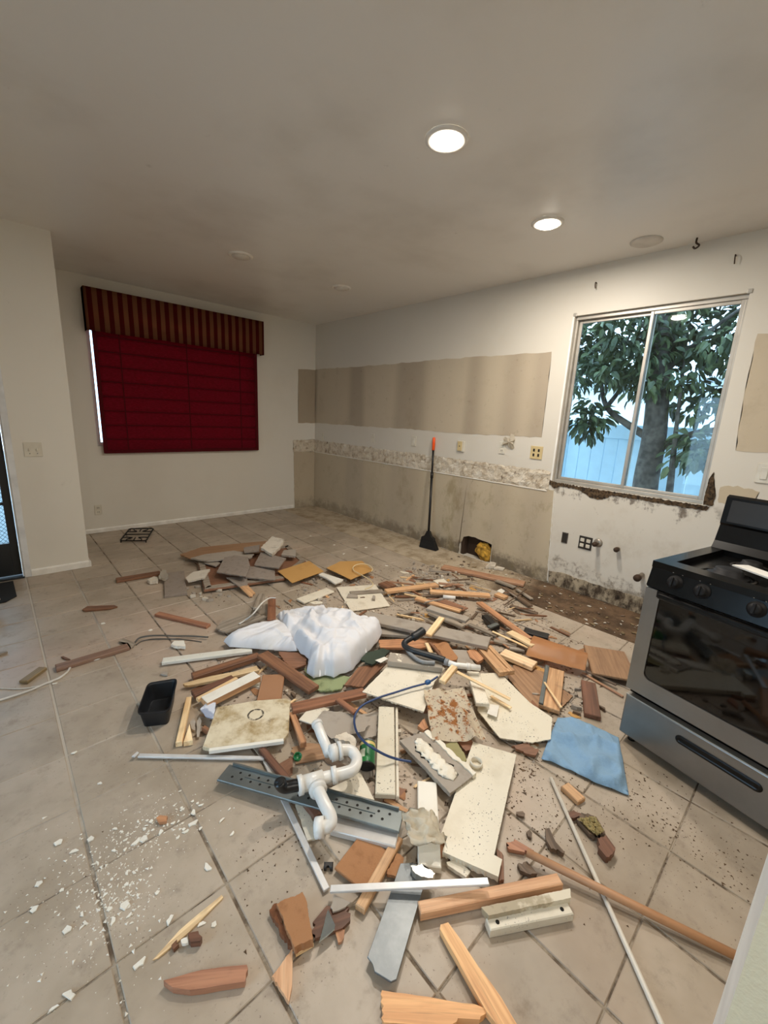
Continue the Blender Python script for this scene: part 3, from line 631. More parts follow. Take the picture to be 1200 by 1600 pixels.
sb('door_top_band', (.05, -.016, D1 - .03), (SW - .05, -.0125, D1), 'stove_black', .001)
hd = sb('door_handle', (.07, -.06, D1 - .02), (SW - .07, -.035, D1 + .004), 'stove_black', .008)
for x in (.10, SW - .12): sb('handle_post', (x, -.036, D1 - .016), (x + .02, -.0165, D1), 'stove_black', .002)
# sloped control panel
bm = bmesh.new(); prof = [(-.018, .80), (.035, .80), (.10, .905), (.012, .905)]
A = [bm.verts.new((0, y, z)) for y, z in prof]; B = [bm.verts.new((-SW, y, z)) for y, z in prof]
for k in range(4): bm.faces.new((A[k], A[(k + 1) % 4], B[(k + 1) % 4], B[k]))
bm.faces.new(A); bm.faces.new(B[::-1]); bmesh.ops.bevel(bm, geom=bm.edges[:], offset=.004, segments=2, affect='EDGES')
link('control_panel', bm_mesh(bm, 'control_panel'), 'stove_enamel', stove)
for x in (.105, .205, .38, .555, .655):
    kb = lathe('knob', [(0, .030), (.017, .030), (.021, .024), (.024, .006), (.030, .004), (.030, 0), (0, 0)], 'cast_iron', stove, 20)
    kb.matrix_local = Matrix.Translation((-x, -.004, .852)) @ Matrix.Rotation(R(74), 4, 'X')
    b = box('knob_grip', (-.005, -.020, .0305), (.005, .020, .042), 'cast_iron', kb, .003)
    for s_ in (-1, 1): k2 = lathe('mark', [(0, .0012), (.003, .0012), (.003, 0)], 'plate_white', stove, 8); k2.matrix_local = Matrix.Translation((-x + s_ * .018, .0065, .89)) @ Matrix.Rotation(R(74), 4, 'X')
# cooktop: rim + sunken wells
def cook():
    bm = bmesh.new(); xs = [0, .055, .365, .395, SW - .055, SW]; ys = [.005, .085, .54, SD - .02]
    Z, Wz = .915, .888; cache = {}
    def V(i, j, z):
        if (i, j, z) not in cache: cache[i, j, z] = bm.verts.new((-xs[i], ys[j], z))
        return cache[i, j, z]
    for i in range(5):
        for j in range(3):
            z = Wz if (i in (1, 3) and j == 1) else Z; bm.faces.new((V(i, j, z), V(i + 1, j, z), V(i + 1, j + 1, z), V(i, j + 1, z)))
    for i in (1, 3):
        for (p, q) in (((i, 1), (i + 1, 1)), ((i + 1, 1), (i + 1, 2)), ((i + 1, 2), (i, 2)), ((i, 2), (i, 1))): bm.faces.new((V(*p, Z), V(*q, Z), V(*q, Wz), V(*p, Wz)))
    rim = [(i, 0) for i in range(6)] + [(5, j) for j in (1, 2, 3)] + [(i, 3) for i in range(4, -1, -1)] + [(0, 2), (0, 1)]
    low = [bm.verts.new((-xs[i], ys[j], .8865)) for i, j in rim]; n = len(rim)
    for k in range(n): bm.faces.new((V(*rim[k], Z), V(*rim[(k + 1) % n], Z), low[(k + 1) % n], low[k]))
    return link('cooktop', bm_mesh(bm, 'cooktop'), 'stove_enamel', stove)
cook()
for (x, y, r) in ((.21, .19, .05), (.21, .42, .038), (.55, .19, .038), (.55, .42, .05)):
    b = lathe('burner', [(0, .0), (r * 1.5, .0), (r * 1.45, .006), (r * 1.05, .008), (r * 1.05, .020), (r * .95, .0205), (r * .95, .030), (r * .7, .034), (0, .034)], 'cast_iron', stove, 24); b.matrix_local = Matrix.Translation((-x, y, .8885))
    if x < .3: bb = lathe('drip_ring', [(r * 1.75, 0), (r * 2.0, 0), (r * 1.9, .004), (r * 1.75, .003)], 'burner', stove, 24); bb.matrix_local = Matrix.Translation((-x, y, .8885))
# back guard
bm = bmesh.new(); prof = [(SD - .105, .9155), (SD + .02, .9155), (SD + .02, 1.168), (SD - .035, 1.178), (SD - .055, 1.168), (SD - .07, 1.04), (SD - .062, 1.028), (SD - .085, .95)]
A = [bm.verts.new((-.004, y, z)) for y, z in prof]; B = [bm.verts.new((-SW + .004, y, z)) for y, z in prof]; k_ = len(prof)
for k in range(k_): bm.faces.new((A[k], A[(k + 1) % k_], B[(k + 1) % k_], B[k]))
bm.faces.new(A); bm.faces.new(B[::-1]); bmesh.ops.bevel(bm, geom=[e for e in bm.edges if e.calc_face_angle(0) > .3], offset=.005, segments=2, affect='EDGES')
link('back_guard', bm_mesh(bm, 'back_guard'), 'stove_black', stove)
bm = bmesh.new(); pv = [(-.03, SD - .0735, 1.05), (-SW + .03, SD - .0735, 1.05), (-SW + .03, SD - .0595, 1.155), (-.03, SD - .0595, 1.155)]
vs = [bm.verts.new(p) for p in pv]; vb = [bm.verts.new((p[0], p[1] + .004, p[2])) for p in pv]; bm.faces.new(vs); bm.faces.new(vb[::-1])
for k in range(4): bm.faces.new((vs[k], vs[(k + 1) % 4], vb[(k + 1) % 4], vb[k]))
plain('guard_panel', '2c2a29', .35); link('guard_panel', bm_mesh(bm, 'guard_panel'), 'guard_panel', stove)
for x in (.04, SW - .04):
    for y in (.06, SD - .06): f = lathe('foot', [(0, .0), (.018, .0), (.018, .012), (.010, .014), (.010, .0405), (0, .0405)], 'stove_black', stove, 12); f.matrix_local = Matrix.Translation((-x, y, 0))
for ch in stove.children_recursive:                       # parts were drawn with width running to -x: turn them to +x
    ch.data.transform(Matrix.Scale(-1, 4, (1, 0, 0))); ch.data.flip_normals(); ch.location.x = -ch.location.x
def on_stove(x, y, z): return stove.matrix_world @ Vector((x, y, z))
# things left on the cooktop
a = [on_stove(*p, .930) for p in ((.20, .24), (.235, .30), (.60, .16), (.57, .10))]
bm = bmesh.new(); v0 = [bm.verts.new(p) for p in a]; v1 = [bm.verts.new(p - Vector((0, 0, .006))) for p in a]; bm.faces.new(v0); bm.faces.new(v1[::-1])
for k in range(4): bm.faces.new((v0[k], v0[(k + 1) % 4], v1[(k + 1) % 4], v1[k]))
tag(base_of(link('trim_strip', bm_mesh(bm, 'trim_strip'), 'white_trim')), 'flat white strip lying across the stove burner', 'strip')
# ================================================================ BROOM
br = tag(empty('push_broom', (-.155, -2.60, 0)), 'black angled broom with orange grip leaning on the kitchen wall', 'broom')
plain('broom_black', '151619', .4); plain('broom_orange', 'ff5a14', .35); plain('bristle', '111214', .8, bump=.8, sc_=20)
b0 = Vector((-.155, -2.60, .16)); b1 = Vector((-.022, -2.462, 1.262)); ax = (b1 - b0).normalized(); O = Vector(br.location)
P = lambda t: b0 + (b1 - b0) * t - O
tube('lower_pole', [P(0), P(.62)], .0135, 'broom_black', br, 12); tube('collar', [P(.585), P(.645)], .0175, 'broom_black', br, 12); tube('upper_pole', [P(.62), P(.875)], .0115, 'broom_black', br, 12); tube('grip', [P(.87), P(.985), P(1)], lambda t: .0165 if t < .8 else .012, 'broom_orange', br, 12)
bm = bmesh.new(); c = [(-.155, -2.60)]                     # block and bristles as tapered wedges
def wedge(name, lv, mat, par, sm=False):
    bm = bmesh.new(); rings = []
    for z, w, d, sh in lv:
        u = Vector((.18, -.98, 0)); v = Vector((.98, .18, 0)); rings.append([bm.verts.new(u * (w * a + sh) + v * d * b + Vector((0, 0, z))) for a, b in ((-1, -1), (1, -1), (1, 1), (-1, 1))])
    for a, b in zip(rings, rings[1:]):
        for k in range(4): bm.faces.new((a[k], a[(k + 1) % 4], b[(k + 1) % 4], b[k]))
    bm.faces.new(rings[0][::-1]); bm.faces.new(rings[-1]); return link(name, bm_mesh(bm, name), mat, par)
wedge('brush_block', [(.108, .082, .027, .0), (.128, .078, .026, .0), (.15, .04, .022, .0), (.205, .018, .017, .0)], 'broom_black', br)
wedge('bristles', [(.001, .112, .036, .02), (.05, .10, .03, .01), (.1075, .080, .0255, .0)], 'bristle', br)
# ================================================================ FLOOR THINGS BY THE DOOR
dirty('mat_black', '17191c', '2a2c2e', .5, 40, .9)
o = plate('door_mat', [(-4.45, -1.24), (-3.742, -1.235), (-3.735, -1.60), (-3.80, -1.68), (-4.45, -1.68)], lambda u, v, w: (u, v, .0015 + w), .008, 'mat_black'); tag(base_of(o), 'black rubber door mat in front of the black door', 'mat')
# ---- cast iron pan support lying by the far wall
gr = tag(empty('stove_grate', (-2.63, -.40, 0.0)), 'black cast iron burner grate lying on the floor below the red blind', 'grate')
gc = [Vector((-2.845, -.55, 0)), Vector((-2.655, -.09, 0)), Vector((-2.43, -.215, 0)), Vector((-2.625, -.69, 0))]; O = Vector((-2.63, -.40, 0))
hz = Vector((0, 0, .022)); gc = [p - O + hz for p in gc]
def gp(u, v): return gc[0].lerp(gc[3], u).lerp(gc[1].lerp(gc[2], u), v)
bm = bmesh.new(); cs = [gp(.06, 0), gp(.94, 0), gp(1, .05), gp(1, .95), gp(.94, 1), gp(.06, 1), gp(0, .95), gp(0, .05), gp(.06, 0)]; tube_bm(bm, cs, .0075, 6); link('frame', bm_mesh(bm, 'frame'), 'cast_iron', gr)
for v in (.5,): tube('cross_bar', [gp(0, v), gp(1, v)], .007, 'cast_iron', gr, 6)
for s in (0, 1):
    for (uu, dv) in ((0.22, 0), (.5, 0), (.78, 0)):
        v0 = .04 + .46 * s; q = [gp(uu, .0 if s == 0 else 1), gp(uu, .12 if s == 0 else .88), gp(.5 + (uu - .5) * .45, .24 if s == 0 else .76)]; tube('finger', smooth_path(q, 4), .006, 'cast_iron', gr, 6)
    for uu in (0, 1): tube('finger', smooth_path([gp(uu, .25 + .5 * s), gp(.2 + .6 * uu, .27 + .46 * s), gp(.38 + .24 * uu, .25 + .5 * s)], 4), .006, 'cast_iron', gr, 6)
for u, v in ((0.02, .02), (.98, .02), (.98, .98), (.02, .98)): p = gp(u, v); tube('foot', [p, Vector((p.x, p.y, 0))], .006, 'cast_iron', gr, 6)

# ================================================================ RUBBLE (outlines of the top faces, metres)
RUBBLE = [
 ('plywood_board', 'long orange-brown panel under the back of the far carpet-tile heap', 'wood panel', None, 'brownply', 0.012, 0.006, [(-2.511, -1.432, 0.05), (-2.266, -1.332, 0.055), (-1.632, -1.544, 0.07), (-1.76, -1.851, 0.068), (-2.068, -1.825, 0.061), (-2.467, -1.614, 0.052)], None),
 ('cabinet_door', 'reddish cabinet door lying under the grey slabs of the far heap', 'cabinet door', None, 'redply', 0.018, 0, [(-2.435, -1.696, 0.035), (-1.473, -1.731, 0.035), (-1.585, -2.254, 0.035), (-1.98, -2.531, 0.035), (-2.618, -2.37, 0.035)], 'doorframe'),
 ('drywall_piece', 'pale broken drywall strip across the back of the far heap', 'drywall', None, 'drywall', 0.014, 0.006, [(-2.489, -1.688, 0.085), (-2.339, -1.654, 0.085), (-2.08, -1.701, 0.085), (-1.967, -1.919, 0.085), (-2.032, -1.994, 0.085), (-2.278, -1.887, 0.085), (-2.4, -1.851, 0.085)], None),
 ('carpet_tile', 'curled grey carpet slab on the left of the far heap', 'carpet piece', None, 'carpet', 0.012, 0.005, [(-2.451, -2.209, 0.1), (-2.259, -1.908, 0.108), (-2.168, -1.928, 0.116), (-2.1, -2.062, 0.126), (-2.19, -2.299, 0.125), (-2.316, -2.488, 0.12)], None),
 ('carpet_tile', 'grey carpet slab on the right of the far heap below the white plaster chunk', 'carpet piece', None, 'carpet', 0.012, 0.005, [(-2.127, -2.249, 0.105), (-1.929, -1.983, 0.117), (-1.836, -2.305, 0.13), (-2.003, -2.469, 0.119)], None),
 ('carpet_tile', 'grey carpet square at the front of the far heap', 'carpet piece', None, 'carpet', 0.012, 0.005, [(-2.278, -2.402, 0.074), (-2.168, -2.205, 0.092), (-1.986, -2.356, 0.088), (-2.099, -2.584, 0.068)], None),
 ('carpet_tile', 'small grey carpet scrap in front of the cabinet door', 'carpet piece', None, 'carpet', 0.01, 0.005, [(-2.401, -2.293, 0.068), (-2.255, -2.373, 0.063), (-2.32, -2.527, 0.049), (-2.382, -2.505, 0.051)], None),
 ('carpet_tile', 'small grey carpet scrap at the very back of the far heap', 'carpet piece', None, 'carpet', 0.01, 0.004, [(-1.998, -1.751, 0.115), (-1.821, -1.751, 0.115), (-1.928, -1.942, 0.115), (-2.059, -1.893, 0.115)], None),
 ('wood_chunk', 'brown splintered wood end poking from the front of the far heap', 'wood scrap', None, 'tan', 0.012, 0.006, [(-2.38, -2.509, 0.052), (-2.311, -2.521, 0.048), (-2.306, -2.638, 0.019), (-2.365, -2.666, 0.013)], None),
 ('plaster_chunk', 'crumpled white plaster chunk on top of the far heap', 'plaster', None, 'plaster', 0.03, 0.012, [(-1.927, -1.981, 0.164), (-1.702, -1.785, 0.193), (-1.645, -1.934, 0.188), (-1.786, -2.092, 0.168), (-1.917, -2.186, 0.153)], None),
 ('drywall_piece', 'small light grey drywall block at the right of the far heap', 'drywall', None, 'drywall', 0.02, 0.003, [(-1.779, -2.115, 0.1), (-1.69, -2.008, 0.1), (-1.576, -2.057, 0.1), (-1.691, -2.23, 0.1)], None),
 ('drywall_piece', 'grey drywall sliver above the cabinet door corner', 'drywall', None, 'drywall', 0.01, 0.004, [(-2.405, -1.77, 0.062), (-2.345, -1.748, 0.062), (-2.296, -1.909, 0.062), (-2.364, -1.97, 0.062), (-2.412, -1.827, 0.062)], None),
 ('plaster_chunk', 'white-edged plaster scrap at the left end of the far heap', 'plaster', None, 'plaster', 0.014, 0.008, [(-2.659, -2.067, 0.055), (-2.574, -2.008, 0.068), (-2.452, -2.062, 0.085), (-2.55, -2.204, 0.07), (-2.673, -2.162, 0.053)], None),
 ('carpet_board', 'grey carpeted board lying flat left of the far heap', 'board', None, 'carpet', 0.02, 0, [(-2.596, -1.819, 0.022), (-2.73, -2.316, 0.022), (-2.887, -2.274, 0.022), (-2.753, -1.776, 0.022)], None),
 ('crumpled_foil', 'crumpled white wrapper beside the grey carpeted board', 'wrapper', None, 'plaster', 0.03, 0.006, [(-2.911, -1.885, 0.035), (-2.85, -1.84, 0.035), (-2.825, -1.885, 0.035), (-2.849, -1.955, 0.035), (-2.904, -1.932, 0.035)], None),
 ('crumpled_foil', 'twisted white foil scrap at the end of the brown board near the door wall', 'wrapper', None, 'foil', 0.03, 0.006, [(-2.832, -1.921, 0.06), (-2.762, -1.777, 0.06), (-2.744, -1.809, 0.06), (-2.766, -1.96, 0.06), (-2.803, -1.995, 0.06)], None),
 ('wood_board', 'weathered brown board lying left of the grey carpeted board', 'board', None, 'brown', 0.02, 0, [(-3.099, -1.661, 0.022), (-2.765, -1.695, 0.022), (-2.773, -1.775, 0.022), (-3.107, -1.741, 0.022)], None),
 ('hardboard_piece', 'tan hardboard square in front of the far heap', 'hardboard', None, 'hard', 0.006, 0.003, [(-1.975, -2.397, 0.062), (-1.613, -2.357, 0.071), (-1.638, -2.639, 0.059), (-1.996, -2.685, 0.049)], None),
 ('hardboard_piece', 'tan hardboard sheet under the coiled cream cable', 'hardboard', None, 'hard', 0.006, 0.003, [(-1.556, -2.564, 0.05), (-1.344, -2.495, 0.052), (-1.168, -2.621, 0.057), (-1.252, -2.886, 0.06), (-1.556, -2.933, 0.056)], None),
 ('tile_fragment', 'white broken tile fragment between the two hardboard sheets', 'tile fragment', None, 'white', 0.012, 0.003, [(-1.7, -2.645, 0.045), (-1.648, -2.634, 0.045), (-1.59, -2.872, 0.045), (-1.627, -2.898, 0.045), (-1.705, -2.906, 0.045), (-1.691, -2.755, 0.045)], None),
 ('painted_board', 'cream painted board behind the white bag', 'board', None, 'cream', 0.014, 0, [(-2.103, -2.927, 0.025), (-1.786, -2.893, 0.025), (-1.776, -2.99, 0.025), (-2.093, -3.025, 0.025)], None),
 ('cream_sheet', 'flat cream panel with dirty rubble on it behind the white bag', 'panel', None, 'cream', 0.008, 0.002, [(-1.697, -2.916, 0.014), (-1.386, -3.072, 0.014), (-1.577, -3.46, 0.014), (-1.878, -3.347, 0.014)], None),
 ('grey_stick', 'grey wood stick lying on the flat cream panel', 'stick', None, 'greyw', 0.012, 0, [(-1.679, -3.074, 0.03), (-1.431, -3.206, 0.03), (-1.455, -3.251, 0.03), (-1.703, -3.12, 0.03)], None),
 ('plaster_chunk', 'thin grey plaster shard on the flat cream panel', 'plaster', None, 'greyb', 0.012, 0.004, [(-1.766, -3.147, 0.028), (-1.717, -3.105, 0.028), (-1.67, -3.166, 0.028), (-1.699, -3.209, 0.028)], None),
 ('plaster_chunk', 'dark pebble-like chunk on the flat cream panel', 'plaster', None, 'greyb', 0.018, 0.003, [(-1.63, -3.305, 0.035), (-1.58, -3.26, 0.035), (-1.575, -3.282, 0.035), (-1.616, -3.328, 0.035)], None),
 ('wood_block', 'dark brown block end under the first tan stick', 'wood scrap', None, 'brown', 0.02, 0, [(-1.299, -3.128, 0.05), (-1.299, -3.245, 0.05), (-1.406, -3.244, 0.05), (-1.406, -3.128, 0.05)], None),
 ('tan_stick', 'long tan stick above the flat cream panel, further left of two', 'stick', None, 'tan', 0.022, 0, [(-1.45, -3.255, 0.055), (-0.985, -3.423, 0.055), (-1.007, -3.483, 0.055), (-1.472, -3.314, 0.055)], None),
 ('tan_stick', 'long tan stick to the right of the other, over a white pipe stub', 'stick', None, 'tan', 0.022, 0, [(-1.146, -3.497, 0.06), (-0.798, -3.859, 0.06), (-0.841, -3.9, 0.06), (-1.189, -3.539, 0.06)], None),
 ('brown_strip', 'narrow brown edged board in the middle of the rubble', 'board', None, 'tan', 0.016, 0, [(-1.321, -3.513, 0.045), (-1.213, -3.885, 0.045), (-1.259, -3.898, 0.045), (-1.367, -3.527, 0.045)], None),
 ('ply_piece', 'reddish plywood scrap beside the narrow edged board', 'plywood', None, 'redply', 0.008, 0.005, [(-1.303, -3.558, 0.032), (-1.159, -3.637, 0.032), (-1.13, -3.888, 0.032), (-1.218, -3.885, 0.032), (-1.275, -3.647, 0.032)], None),
 ('grey_board', 'short grey board end in the middle rubble', 'board', None, 'greyb', 0.02, 0, [(-1.402, -3.727, 0.075), (-1.327, -4.04, 0.075), (-1.399, -4.057, 0.075), (-1.474, -3.744, 0.075)], None),
 ('grey_stick', 'dark grey stick under the short grey board', 'stick', None, 'greyw', 0.018, 0, [(-1.441, -3.773, 0.055), (-1.414, -4.066, 0.055), (-1.459, -4.07, 0.055), (-1.486, -3.777, 0.055)], None),
 ('wood_block', 'small wood stub near the flat cream panel corner', 'wood scrap', None, 'greyw', 0.02, 0, [(-1.632, -3.603, 0.035), (-1.509, -3.633, 0.035), (-1.518, -3.67, 0.035), (-1.641, -3.64, 0.035)], None),
 ('grey_board', 'long grey board lying over the middle of the pile', 'board', None, 'greyb', 0.022, 0, [(-1.867, -3.54, 0.086), (-1.51, -4.335, 0.115), (-1.632, -4.39, 0.115), (-1.989, -3.594, 0.086)], None),
 ('grey_board', 'grey board partly under the white bag by the orange boards', 'board', None, 'greyb', 0.02, 0, [(-1.961, -3.684, 0.05), (-1.776, -3.871, 0.05), (-1.83, -3.924, 0.05), (-2.015, -3.738, 0.05)], None),
 ('plywood_board', 'orange board under the dark hose', 'board', None, 'orange', 0.014, 0.002, [(-2.036, -3.831, 0.05), (-1.755, -4.018, 0.05), (-1.687, -4.117, 0.05), (-1.751, -4.124, 0.05), (-1.887, -4.072, 0.05), (-2.088, -3.908, 0.05)], None),
 ('drywall_piece', 'sandy drywall scrap behind the dark hose', 'drywall', None, 'fiber', 0.012, 0.006, [(-1.823, -4.121, 0.075), (-1.728, -4.147, 0.075), (-1.818, -4.308, 0.075), (-1.848, -4.321, 0.075), (-1.899, -4.292, 0.075)], None),
 ('grey_sheet', 'smooth grey sheet right of the sandy drywall scrap', 'sheet', None, 'greyb', 0.006, 0.003, [(-1.759, -4.214, 0.06), (-1.687, -4.28, 0.06), (-1.768, -4.39, 0.06), (-1.775, -4.421, 0.06), (-1.85, -4.331, 0.06)], None),
 ('wood_chunk', 'dark orange wood chunk beside the smooth grey sheet', 'wood scrap', None, 'orange', 0.02, 0.003, [(-1.704, -4.292, 0.07), (-1.647, -4.316, 0.07), (-1.697, -4.411, 0.07), (-1.757, -4.413, 0.07), (-1.751, -4.35, 0.07)], None),
 ('pale_stick', 'pale stick behind the dark hose', 'stick', None, 'pale', 0.014, 0, [(-1.865, -4.11, 0.1), (-1.926, -4.203, 0.1), (-1.947, -4.189, 0.1), (-1.885, -4.097, 0.1)], None),
 ('brown_strip', 'thin brown lath next to the pale stick behind the hose', 'stick', None, 'brown', 0.01, 0, [(-1.831, -4.106, 0.09), (-1.901, -4.266, 0.09), (-1.919, -4.258, 0.09), (-1.849, -4.098, 0.09)], None),
 ('grey_board', 'grey board with flaked white paint under the dark hose', 'board', None, 'greyflake', 0.03, 0, [(-2.152, -4.058, 0.115), (-1.956, -4.3, 0.115), (-2.028, -4.358, 0.115), (-2.224, -4.116, 0.115)], None),
 ('wood_batten', 'long reddish batten near the wall hole', 'batten', None, 'redbatten', 0.022, 0, [(-0.491, -3.123, 0.028), (-0.21, -3.872, 0.028), (-0.309, -3.909, 0.028), (-0.59, -3.16, 0.028)], None),
 ('wood_block', 'small tan triangular block right of the tan sticks', 'wood scrap', None, 'tan', 0.022, 0, [(-0.65, -3.859, 0.03), (-0.651, -3.958, 0.03), (-0.716, -3.957, 0.03), (-0.715, -3.858, 0.03)], None),
 ('grey_stick', 'dark stick crossing the rubble toward the sink wall', 'stick', None, 'darkwood', 0.014, 0, [(-0.487, -3.836, 0.03), (-0.65, -4.181, 0.03), (-0.686, -4.164, 0.03), (-0.523, -3.819, 0.03)], None),
 ('grey_stick', 'dark stick lying on bare tile left of the black strip', 'stick', None, 'darkwood', 0.016, 0, [(-0.763, -4.049, 0.02), (-0.716, -4.264, 0.02), (-0.754, -4.272, 0.02), (-0.802, -4.058, 0.02)], None),
 ('grey_stick', 'grey lath just below the long reddish batten', 'stick', None, 'greyw', 0.012, 0, [(-0.382, -3.681, 0.022), (-0.384, -3.879, 0.022), (-0.436, -3.878, 0.022), (-0.434, -3.681, 0.022)], None),
 ('grey_stick', 'thin dark twig crossing the dark stick', 'stick', None, 'darkwood', 0.006, 0, [(-0.824, -4.029, 0.022), (-0.444, -4.003, 0.05), (-0.445, -3.992, 0.05), (-0.825, -4.018, 0.022)], None),
 ('grey_stick', 'second grey lath by the dirt patch near the sink wall', 'stick', None, 'greyw', 0.012, 0, [(-0.415, -3.918, 0.022), (-0.503, -4.11, 0.022), (-0.533, -4.096, 0.022), (-0.445, -3.904, 0.022)], None),
 ('tile_fragment', 'cream cardboard scrap with a notch behind the tan sticks', 'scrap', None, 'cream', 0.004, 0.008, [(-0.919, -3.341, 0.03), (-0.805, -3.371, 0.03), (-0.875, -3.497, 0.03), (-0.969, -3.48, 0.03)], None),
 ('plaster_chunk', 'white chip with brown centre near the dark stick', 'plaster', None, 'white', 0.008, 0.003, [(-0.605, -3.814, 0.012), (-0.525, -3.809, 0.012), (-0.542, -3.861, 0.012), (-0.609, -3.873, 0.012)], None),
 ('plaster_chunk', 'flat grey plaster lump at the foot of the wall hole', 'plaster', None, 'plaster', 0.028, 0.006, [(-0.185, -3.415, 0.03), (-0.017, -3.363, 0.03), (0.002, -3.419, 0.03), (-0.102, -3.474, 0.03)], None),
 ('plaster_chunk', 'smaller plaster lump right of the wall hole', 'plaster', None, 'plaster', 0.016, 0.005, [(-0.128, -3.479, 0.018), (-0.046, -3.461, 0.018), (-0.024, -3.544, 0.018), (-0.082, -3.56, 0.018)], None),
 ('orange_board', 'long orange board leading to the copper veneer', 'board', None, 'orange', 0.016, 0, [(-0.986, -3.919, 0.06), (-1.225, -4.48, 0.075), (-1.277, -4.458, 0.075), (-1.038, -3.896, 0.06)], None),
 ('pale_board', 'pale upright-edged board at the end of the long orange board', 'board', None, 'pale', 0.014, 0, [(-1.242, -4.338, 0.075), (-1.285, -4.547, 0.085), (-1.347, -4.535, 0.085), (-1.304, -4.326, 0.075)], None),
 ('thin_rod', 'thin pale rod running under the pale upright-edged board', 'stick', None, 'pale', 0.006, 0, [(-1.335, -4.244, 0.06), (-1.332, -4.512, 0.06), (-1.348, -4.512, 0.06), (-1.351, -4.244, 0.06)], None),
 ('grey_stick', 'weathered stick beside the black trim in the pile', 'stick', None, 'greyw', 0.014, 0, [(-1.339, -4.056, 0.045), (-1.323, -4.282, 0.045), (-1.359, -4.285, 0.045), (-1.375, -4.058, 0.045)], None),
 ('grey_stick', 'grey stick under the pale upright-edged board', 'stick', None, 'greyw', 0.014, 0, [(-1.373, -4.281, 0.03), (-1.309, -4.419, 0.03), (-1.342, -4.434, 0.03), (-1.405, -4.296, 0.03)], None),
 ('grey_stick', 'short pale grey stick by the sprinkled pale board', 'stick', None, 'greyb', 0.014, 0, [(-1.375, -4.4, 0.03), (-1.321, -4.477, 0.03), (-1.345, -4.494, 0.03), (-1.399, -4.417, 0.03)], None),
 ('black_strip', 'black plastic strip end beyond the copper veneer', 'trim', None, 'blackp', 0.05, 0, [(-1.094, -4.353, 0.05), (-1.037, -4.506, 0.05), (-1.106, -4.532, 0.05), (-1.163, -4.378, 0.05)], None),
 ('black_strip', 'black trim wedged under the long orange board', 'trim', None, 'blackp', 0.03, 0, [(-1.132, -4.07, 0.05), (-1.217, -4.226, 0.05), (-1.262, -4.202, 0.05), (-1.177, -4.045, 0.05)], None),
 ('metal_channel', 'short grey metal channel beside the black trim', 'metal strip', None, 'metal_grey', 0.012, 0, [(-1.308, -4.177, 0.06), (-1.211, -4.187, 0.06), (-1.214, -4.219, 0.06), (-1.312, -4.209, 0.06)], None),
 ('brown_board', 'brown board sliding under the stove front', 'board', None, 'brownply', 0.012, 0, [(-0.813, -4.922, 0.027), (-1.145, -5.105, 0.049), (-1.265, -4.888, 0.042), (-0.933, -4.705, 0.02)], None),
 ('thin_strip', 'dark lath between copper veneer and the stove', 'stick', None, 'darkwood', 0.008, 0, [(-1.241, -4.848, 0.03), (-1.243, -5.021, 0.03), (-1.259, -5.02, 0.03), (-1.257, -4.847, 0.03)], None),
 ('thin_strip', 'long reddish lath on the tiles in front of the stove', 'stick', None, 'redbatten', 0.008, 0, [(-1.251, -4.832, 0.012), (-1.3, -5.079, 0.012), (-1.315, -5.076, 0.012), (-1.266, -4.829, 0.012)], None),
 ('redwood_block', 'dark red moulded wood block by the blue cloth', 'wood block', None, 'redwood', 0.025, 0, [(-1.33, -4.935, 0.026), (-1.611, -5.069, 0.026), (-1.644, -4.999, 0.026), (-1.363, -4.866, 0.026)], None),
 ('tan_board', 'tan board with a drawer slide on it left of the red block', 'board', None, 'tan', 0.022, 0, [(-1.372, -4.769, 0.035), (-1.743, -4.913, 0.035), (-1.78, -4.816, 0.035), (-1.409, -4.672, 0.035)], None),
 ('drawer_slide', 'steel drawer slide lying on the tan board', 'drawer slide', None, 'metal_grey', 0.01, 0, [(-1.408, -4.69, 0.046), (-1.772, -4.835, 0.046), (-1.78, -4.814, 0.046), (-1.416, -4.669, 0.046)], None),
 ('thin_rod', 'thin wooden rod across the tan board with the drawer slide', 'stick', None, 'pale', 0.006, 0, [(-1.588, -4.755, 0.05), (-1.739, -4.92, 0.06), (-1.748, -4.913, 0.06), (-1.597, -4.747, 0.05)], None),
 ('ply_piece', 'wide brown plywood sheet left of the tan board with drawer slide', 'plywood', None, 'brownply', 0.008, 0.002, [(-1.669, -4.564, 0.012), (-1.5, -4.514, 0.012), (-1.444, -4.678, 0.012), (-1.512, -4.78, 0.012), (-1.531, -4.892, 0.012), (-1.706, -4.897, 0.012), (-1.766, -4.811, 0.012), (-1.782, -4.768, 0.012)], None),
 ('pale_board', 'sprinkled pale board end above the brown plywood', 'board', None, 'paleboard', 0.025, 0, [(-1.449, -4.412, 0.045), (-1.422, -4.621, 0.045), (-1.508, -4.632, 0.045), (-1.535, -4.423, 0.045)], None),
 ('drawer_board', 'tan drawer front with a recessed panel', 'drawer front', None, 'tan', 0.02, 0, [(-1.551, -4.365, 0.078), (-1.681, -4.61, 0.078), (-1.767, -4.564, 0.078), (-1.638, -4.32, 0.078)], 'inset'),
 ('wood_chunk', 'orange-brown wood chunk under the grey board end', 'wood scrap', None, 'orange', 0.016, 0.003, [(-1.681, -4.282, 0.055), (-1.632, -4.311, 0.055), (-1.679, -4.401, 0.055), (-1.73, -4.396, 0.055)], None),
 ('laminate_offcut', 'large cream laminate panel under the blue tube', 'panel', None, 'cream', 0.012, 0.002, [(-2.475, -4.193, 0.075), (-2.205, -4.106, 0.075), (-1.971, -4.333, 0.075), (-2.115, -4.377, 0.075), (-2.338, -4.499, 0.075)], None),
